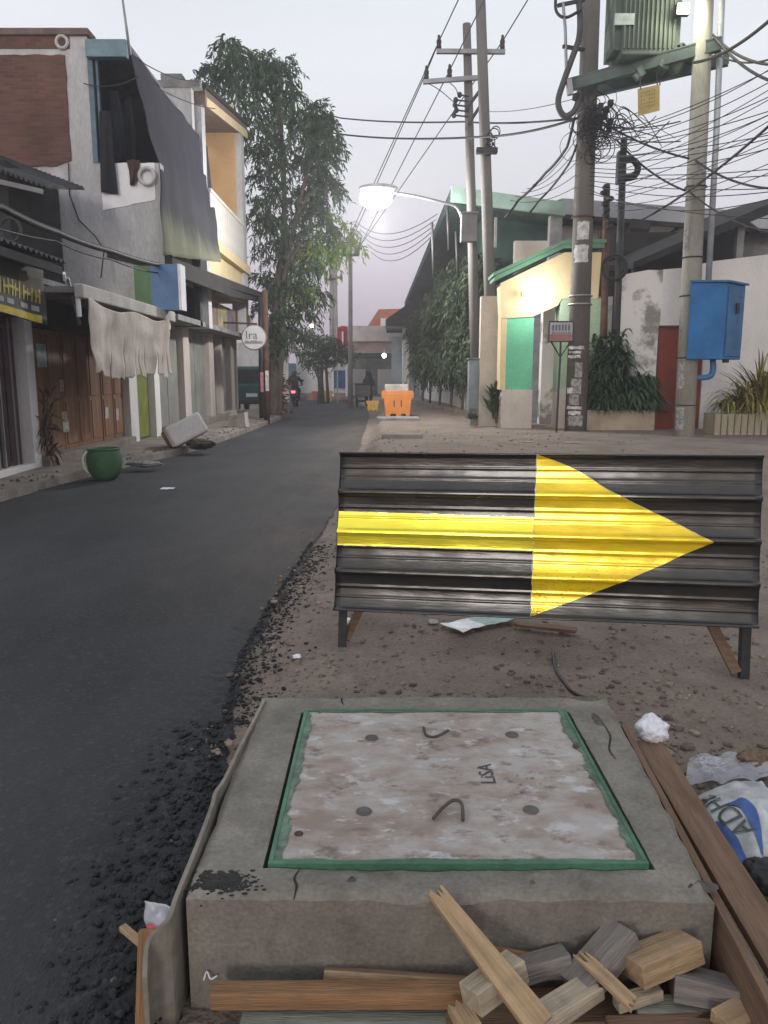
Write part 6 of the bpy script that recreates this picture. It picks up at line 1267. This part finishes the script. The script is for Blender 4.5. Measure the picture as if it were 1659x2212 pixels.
# water-filled barriers
def barrier(label, px, py, Yb, wpx, col_, lip=True, rz=0., tilt=0):
    q = gr(px, py, .25 if px > 780 else 0.); s_ = wpx / FPX * q.y; 
    t = thing('road_barrier', label, 'barrier', q, 'plastic road barriers'); m_ = M('plastic_' + str(col_), col_, .5, .12, 3, .05, 30)
    W_ = s_ / 2; h = W_ * 1.5; z0 = q.z
    out = [(-.74, 0), (-.45, 0), (-.42, .1), (-.12, .1), (-.1, 0), (.2, 0), (.24, .1), (.48, .1), (.5, 0), (.74, 0), (.86, .72), (1, .76), (1, .97), (-1, .97), (-1, .76), (-.86, .72)]
    MB().prism([V((q.x + x * W_, q.y, z0 + z * h)) for x, z in out], (0, W_ * .8, 0)).build('body', m_, t, bevel=.015)
    for x in (-.22, .22): part('slot', rusty, t, (q.x + (x - .035) * W_, q.x + (x + .035) * W_, q.y - .01, q.y - .002, z0 + .4 * h, z0 + .66 * h))
    part('top_lip', m_, t, (q.x - .96 * W_, q.x + .96 * W_, q.y + .05 * W_, q.y + .75 * W_, z0 + .97 * h, z0 + 1.04 * h), bevel=.01)
    return t, q, W_, h
ORB = (.55, .19, .04); YEB = (.5, .3, .05); REB = (.35, .07, .03)
t, q, W_, h = barrier('nearest orange water barrier with grey crate behind it', 859, 900, 26, 70, ORB)
tag(part('grey_crate', M('crate_grey', (.4, .37, .33), .9, .3, 3, .2, 30), None, (q.x - W_ * .8, q.x + W_ * .7, q.y + W_ * 1.0, q.y + W_ * 1.9, q.z, q.z + h * 1.3), bevel=.03), 'pale grey crate standing behind the nearest orange barrier', 'crate')
barrier('yellow barrier seen end-on left of the nearest orange one', 805, 888, 30, 28, YEB); barrier('yellow orange barrier in the middle of the road end', 704, 868, 40, 30, YEB); barrier('dull red barrier left of the yellow one at road end', 686, 866, 40, 26, REB); barrier('small orange barrier behind the motorcyclist', 612, 862, 42, 24, ORB); barrier('small orange post barrier at the single distant pole', 752, 872, 38, 12, REB)
# finished manhole slabs further on
for k, (px, py_, wp) in enumerate(((860, 913, 92), (868, 953, 88))):
    q = gr(px, py_, .2); s_ = wp / FPX * q.y; q.z = max(gz(q.x - s_ / 2, q.y), gz(q.x + s_ / 2, q.y)) + .02; tag(part('concrete_slab', (sidewalk_m, concrete_d)[k == 0], None, (q.x - s_ / 2, q.x + s_ / 2, q.y, q.y + (.9, .5)[k], q.z - .14, q.z + .06), bevel=.02), ('pale concrete slab on the earth before the orange barrier', 'brown half buried slab nearer than the pale one')[k], 'slab')
# litter further off
for k, (px, py_, w_, lab) in enumerate(((362, 1057, .16, 'flat pale scrap lying on the dark road'), (1235, 957, .3, 'thin pale offcut lying before the brown pole'), (1140, 955, .22, 'small pale offcut on the earth before the gateway'))):
    q = gr(px, py_, 0); q.z = max(.004, gz(q.x, q.y)); q = gr(px, py_, q.z); tag(MB().grid(lambda u, v: V((q.x + (u - .5) * w_, q.y + (v - .5) * .12, q.z + .012 + .01 * nz(u * 3, v * 3, 1, px))), 6, 4).build('paper_scrap', plastic_w if k == 0 else w_pale, solid=.006), lab, 'litter')
# parked green van behind the trunk
t = thing('parked_van', 'dark green van parked nose-in beyond the last shop', 'van', (-6.0, 31.2, 0))
vg = M('van_green', (.012, .085, .07), .35, .15, 2, .02, 30, coat=.4); vx, vy, vw = at(545, 850, 31).x, 31.0, .82
MB().add([(vx - vw, vy, .38), (vx + vw, vy, .38), (vx + vw, vy, 1.05), (vx - vw, vy, 1.05), (vx + vw * .86, vy + .18, 1.82), (vx - vw * .86, vy + .18, 1.82), (vx - vw, vy + 3.6, .38), (vx + vw, vy + 3.6, .38), (vx + vw, vy + 3.6, 1.1), (vx - vw, vy + 3.6, 1.1), (vx + vw * .86, vy + 2.9, 1.82), (vx - vw * .86, vy + 2.9, 1.82)],
         [(0, 1, 2, 3), (3, 2, 4, 5), (5, 4, 10, 11), (11, 10, 8, 9), (9, 8, 7, 6), (1, 7, 8, 2), (2, 8, 10, 4), (0, 3, 9, 6), (3, 5, 11, 9), (0, 6, 7, 1)]).build('body', vg, t, bevel=.06)
MB().prism([(vx - vw * .82, vy - .005 + .03, 1.14), (vx + vw * .82, vy + .025, 1.14), (vx + vw * .74, vy + .14, 1.68), (vx - vw * .74, vy + .14, 1.68)], (0, -.012, .004)).build('window', M('glass_dark', (.02, .022, .025), .1), t)
part('bumper', steel_d, t, (vx - vw, vx + vw, vy - .1, vy - .005, .34, .52), bevel=.03); part('number_plate', white_patch, t, (vx - .25, vx + .2, vy - .012, vy - .002, .62, .76))
for s_ in (-1, 1): part('tail_light', M('lens_red', (.25, .02, .02), .3), t, (vx + s_ * vw * .9 - .06, vx + s_ * vw * .9 + .06, vy - .012, vy - .002, .72, 1.0))
for s_ in (-1, 1):
    for yy in (.7, 2.9): w0 = MB().tube([(vx + s_ * (vw - .16), vy + yy, .3), (vx + s_ * (vw + .0), vy + yy, .3)], .3, 20).build('wheel', rubber, t); MB().tube([(vx + s_ * (vw), vy + yy, .3), (vx + s_ * (vw + .012), vy + yy, .3)], .17, 14).build('rim', steel, w0)
# motorcyclist
q = gr(634, 880, 0)
t = thing('motorcycle', 'dark motorcycle with lit red tail lamp riding away', 'motorcycle', q)
x0, y0 = q.x, q.y
bk = M('bike_black', (.015, .015, .018), .4, .2, 3, .02, 30)
for yy, nm in ((.0, 'rear_wheel'), (1.25, 'front_wheel')): w0 = MB().ring((x0, y0 + .3 + yy, .29), .24, .055, (1, 0, 0), 24, 8).build(nm, rubber, t, smooth=True); MB().tube([(x0 - .05, y0 + .3 + yy, .29), (x0 + .05, y0 + .3 + yy, .29)], .1, 12).build('hub', steel, w0)
MB().prism([(x0 - .13, y0 + .05, .62), (x0 - .13, y0 + .2, .5), (x0 - .13, y0 + .9, .35), (x0 - .13, y0 + 1.05, .6), (x0 - .13, y0 + .85, .75), (x0 - .13, y0 + .1, .8)], (.26, 0, 0)).build('body', bk, t, bevel=.04); part('seat', rubber, t, (x0 - .14, x0 + .14, y0 + .1, y0 + .85, .76, .84), bevel=.04); MB().ball((x0, y0 + .08, .45), (.09, .12, .2), 10, 8).build('mudguard', bk, t, smooth=True)
part('tail_lamp', M('tail_glow', (1, .1, .1), .4, 0, 1, 0, 1, emit=(1, .05, .07), estr=9), t, (x0 - .09, x0 + .09, y0 - .01, y0 + .05, .66, .76), bevel=.02); part('number_plate', M('plate_black', (.02, .02, .02), .5), t, (x0 - .11, x0 + .11, y0 + .0, y0 + .02, .5, .6)); MB().tube([(x0 - .36, y0 + 1.0, 1.02), (x0, y0 + 1.1, .98), (x0 + .36, y0 + 1.0, 1.02)], .02, 8).build('handlebar', steel_d, t); MB().tube([(x0 + .16, y0 + .0, .4), (x0 + .17, y0 + .8, .32)], .055, 10).build('exhaust', steel_d, t)
for s_ in (-1, 1): MB().tube([(x0 + s_ * .27, y0 + 1.02, 1.0), (x0 + s_ * .33, y0 + 1.05, 1.2)], .01, 5).build('mirror_stem', steel_d, t); MB().ball((x0 + s_ * .34, y0 + 1.05, 1.23), (.07, .02, .05), 10, 6).build('mirror', steel_d, t)
t = thing('person', 'person in dark jacket and helmet riding the motorcycle', 'person', (x0, y0 + .5, .84))
dk = M('jacket_dark', (.02, .021, .026), .9, .3, 5, .2, 30)
N_ = {'pel': ((x0, y0 + .45, .9), (.17, .14)), 'wai': ((x0, y0 + .47, 1.08), (.165, .12)), 'che': ((x0, y0 + .52, 1.3), (.19, .13)), 'nek': ((x0, y0 + .57, 1.44), (.07, .07))}
E_ = [('pel', 'wai'), ('wai', 'che'), ('che', 'nek')]
for s_, n_ in ((-1, 'l'), (1, 'r')):
    N_.update({n_ + 'sh': ((x0 + s_ * .21, y0 + .53, 1.36), .075), n_ + 'el': ((x0 + s_ * .32, y0 + .72, 1.14), .058), n_ + 'ha': ((x0 + s_ * .3, y0 + .98, 1.04), .042), n_ + 'hp': ((x0 + s_ * .12, y0 + .5, .88), .11), n_ + 'kn': ((x0 + s_ * .2, y0 + .92, .78), .075), n_ + 'an': ((x0 + s_ * .18, y0 + .75, .4), .05), n_ + 'ft': ((x0 + s_ * .19, y0 + .92, .34), .045)})
    E_ += [('che', n_ + 'sh'), (n_ + 'sh', n_ + 'el'), (n_ + 'el', n_ + 'ha'), ('pel', n_ + 'hp'), (n_ + 'hp', n_ + 'kn'), (n_ + 'kn', n_ + 'an'), (n_ + 'an', n_ + 'ft')]
skin('body', N_, E_, dk, t, 1); MB().ball((x0, y0 + .6, 1.57), (.13, .15, .15), 16, 12).build('helmet', M('helmet_dark', (.02, .02, .022), .3), t, smooth=True)
# person standing behind a pushcart
q = gr(786, 878, .05)
t = thing('pushcart', 'low grey pushcart beside the single distant pole', 'cart', q); part('cart_body', M('cart_grey', (.16, .15, .15), .8), t, (q.x - .4, q.x + .3, q.y + .1, q.y + .9, .5, 1.05), bevel=.02); part('tray', steel_d, t, (q.x - .45, q.x + .35, q.y + .05, q.y + .95, 1.05, 1.1)); part('shelf', rusty, t, (q.x - .38, q.x + .28, q.y + .1, q.y + .9, .25, .32))
for s_ in (-.32, .25): MB().ring((q.x + s_, q.y + .5, .22), .19, .03, (1, 0, 0), 20, 6).build('wheel', rubber, t)
for s_ in (-.36, .26): part('leg', steel_d, t, (q.x + s_ - .02, q.x + s_ + .02, q.y + .12, q.y + .16, 0.02, .5))
hx, hy = q.x + .2, q.y + 1.25
t = thing('person', 'person in dark loose clothes and head scarf behind the pushcart', 'person', (hx, hy, .03))
N_ = {'pel': ((hx, hy, .85), (.16, .13)), 'che': ((hx, hy - .03, 1.18), (.18, .13)), 'nek': ((hx, hy - .05, 1.36), (.07, .07)), 'hed': ((hx, hy - .07, 1.5), (.11, .12))}
E_ = [('pel', 'che'), ('che', 'nek'), ('nek', 'hed')]
for s_, n_ in ((-1, 'l'), (1, 'r')):
    N_.update({n_ + 'sh': ((hx + s_ * .18, hy - .03, 1.28), .07), n_ + 'el': ((hx + s_ * .26, hy - .12, 1.03), .055), n_ + 'ha': ((hx + s_ * .18, hy - .32, 1.02), .04), n_ + 'kn': ((hx + s_ * .11, hy, .45), .09), n_ + 'an': ((hx + s_ * .11, hy, .08), .06), n_ + 'ft': ((hx + s_ * .12, hy - .14, .06), .045)})
    E_ += [('che', n_ + 'sh'), (n_ + 'sh', n_ + 'el'), (n_ + 'el', n_ + 'ha'), ('pel', n_ + 'kn'), (n_ + 'kn', n_ + 'an'), (n_ + 'an', n_ + 'ft')]
skin('body', N_, E_, dk, t, 1)
MB().lathe((hx, hy - .03, 1.12), [(.3, 0), (.26, .12), (.17, .25), (.14, .36), (.13, .44), (.09, .51), (0, .54)], 16).build('head_scarf', dk, t, smooth=True)

# ================================================================== AIR
hz_ = MB().box(-125, 125, -46, 204, -1.2, 14.5).build('haze', dirt, org=(0, 0, 0)); hm = bpy.data.materials.new('haze'); hm.use_nodes = True; hn = hm.node_tree; hn.nodes.clear()
ho = hn.nodes.new('ShaderNodeOutputMaterial'); hv = hn.nodes.new('ShaderNodeVolumePrincipled'); hv.inputs['Color'].default_value = (.92, .9, .94, 1); hv.inputs['Density'].default_value = .003; hv.inputs['Anisotropy'].default_value = .35
hn.links.new(hv.outputs[0], ho.inputs['Volume']); hz_.data.materials.clear(); hz_.data.materials.append(hm); tag(hz_, kind='stuff'); hz_['label'] = 'thin evening haze filling the street'; hz_['category'] = 'haze'
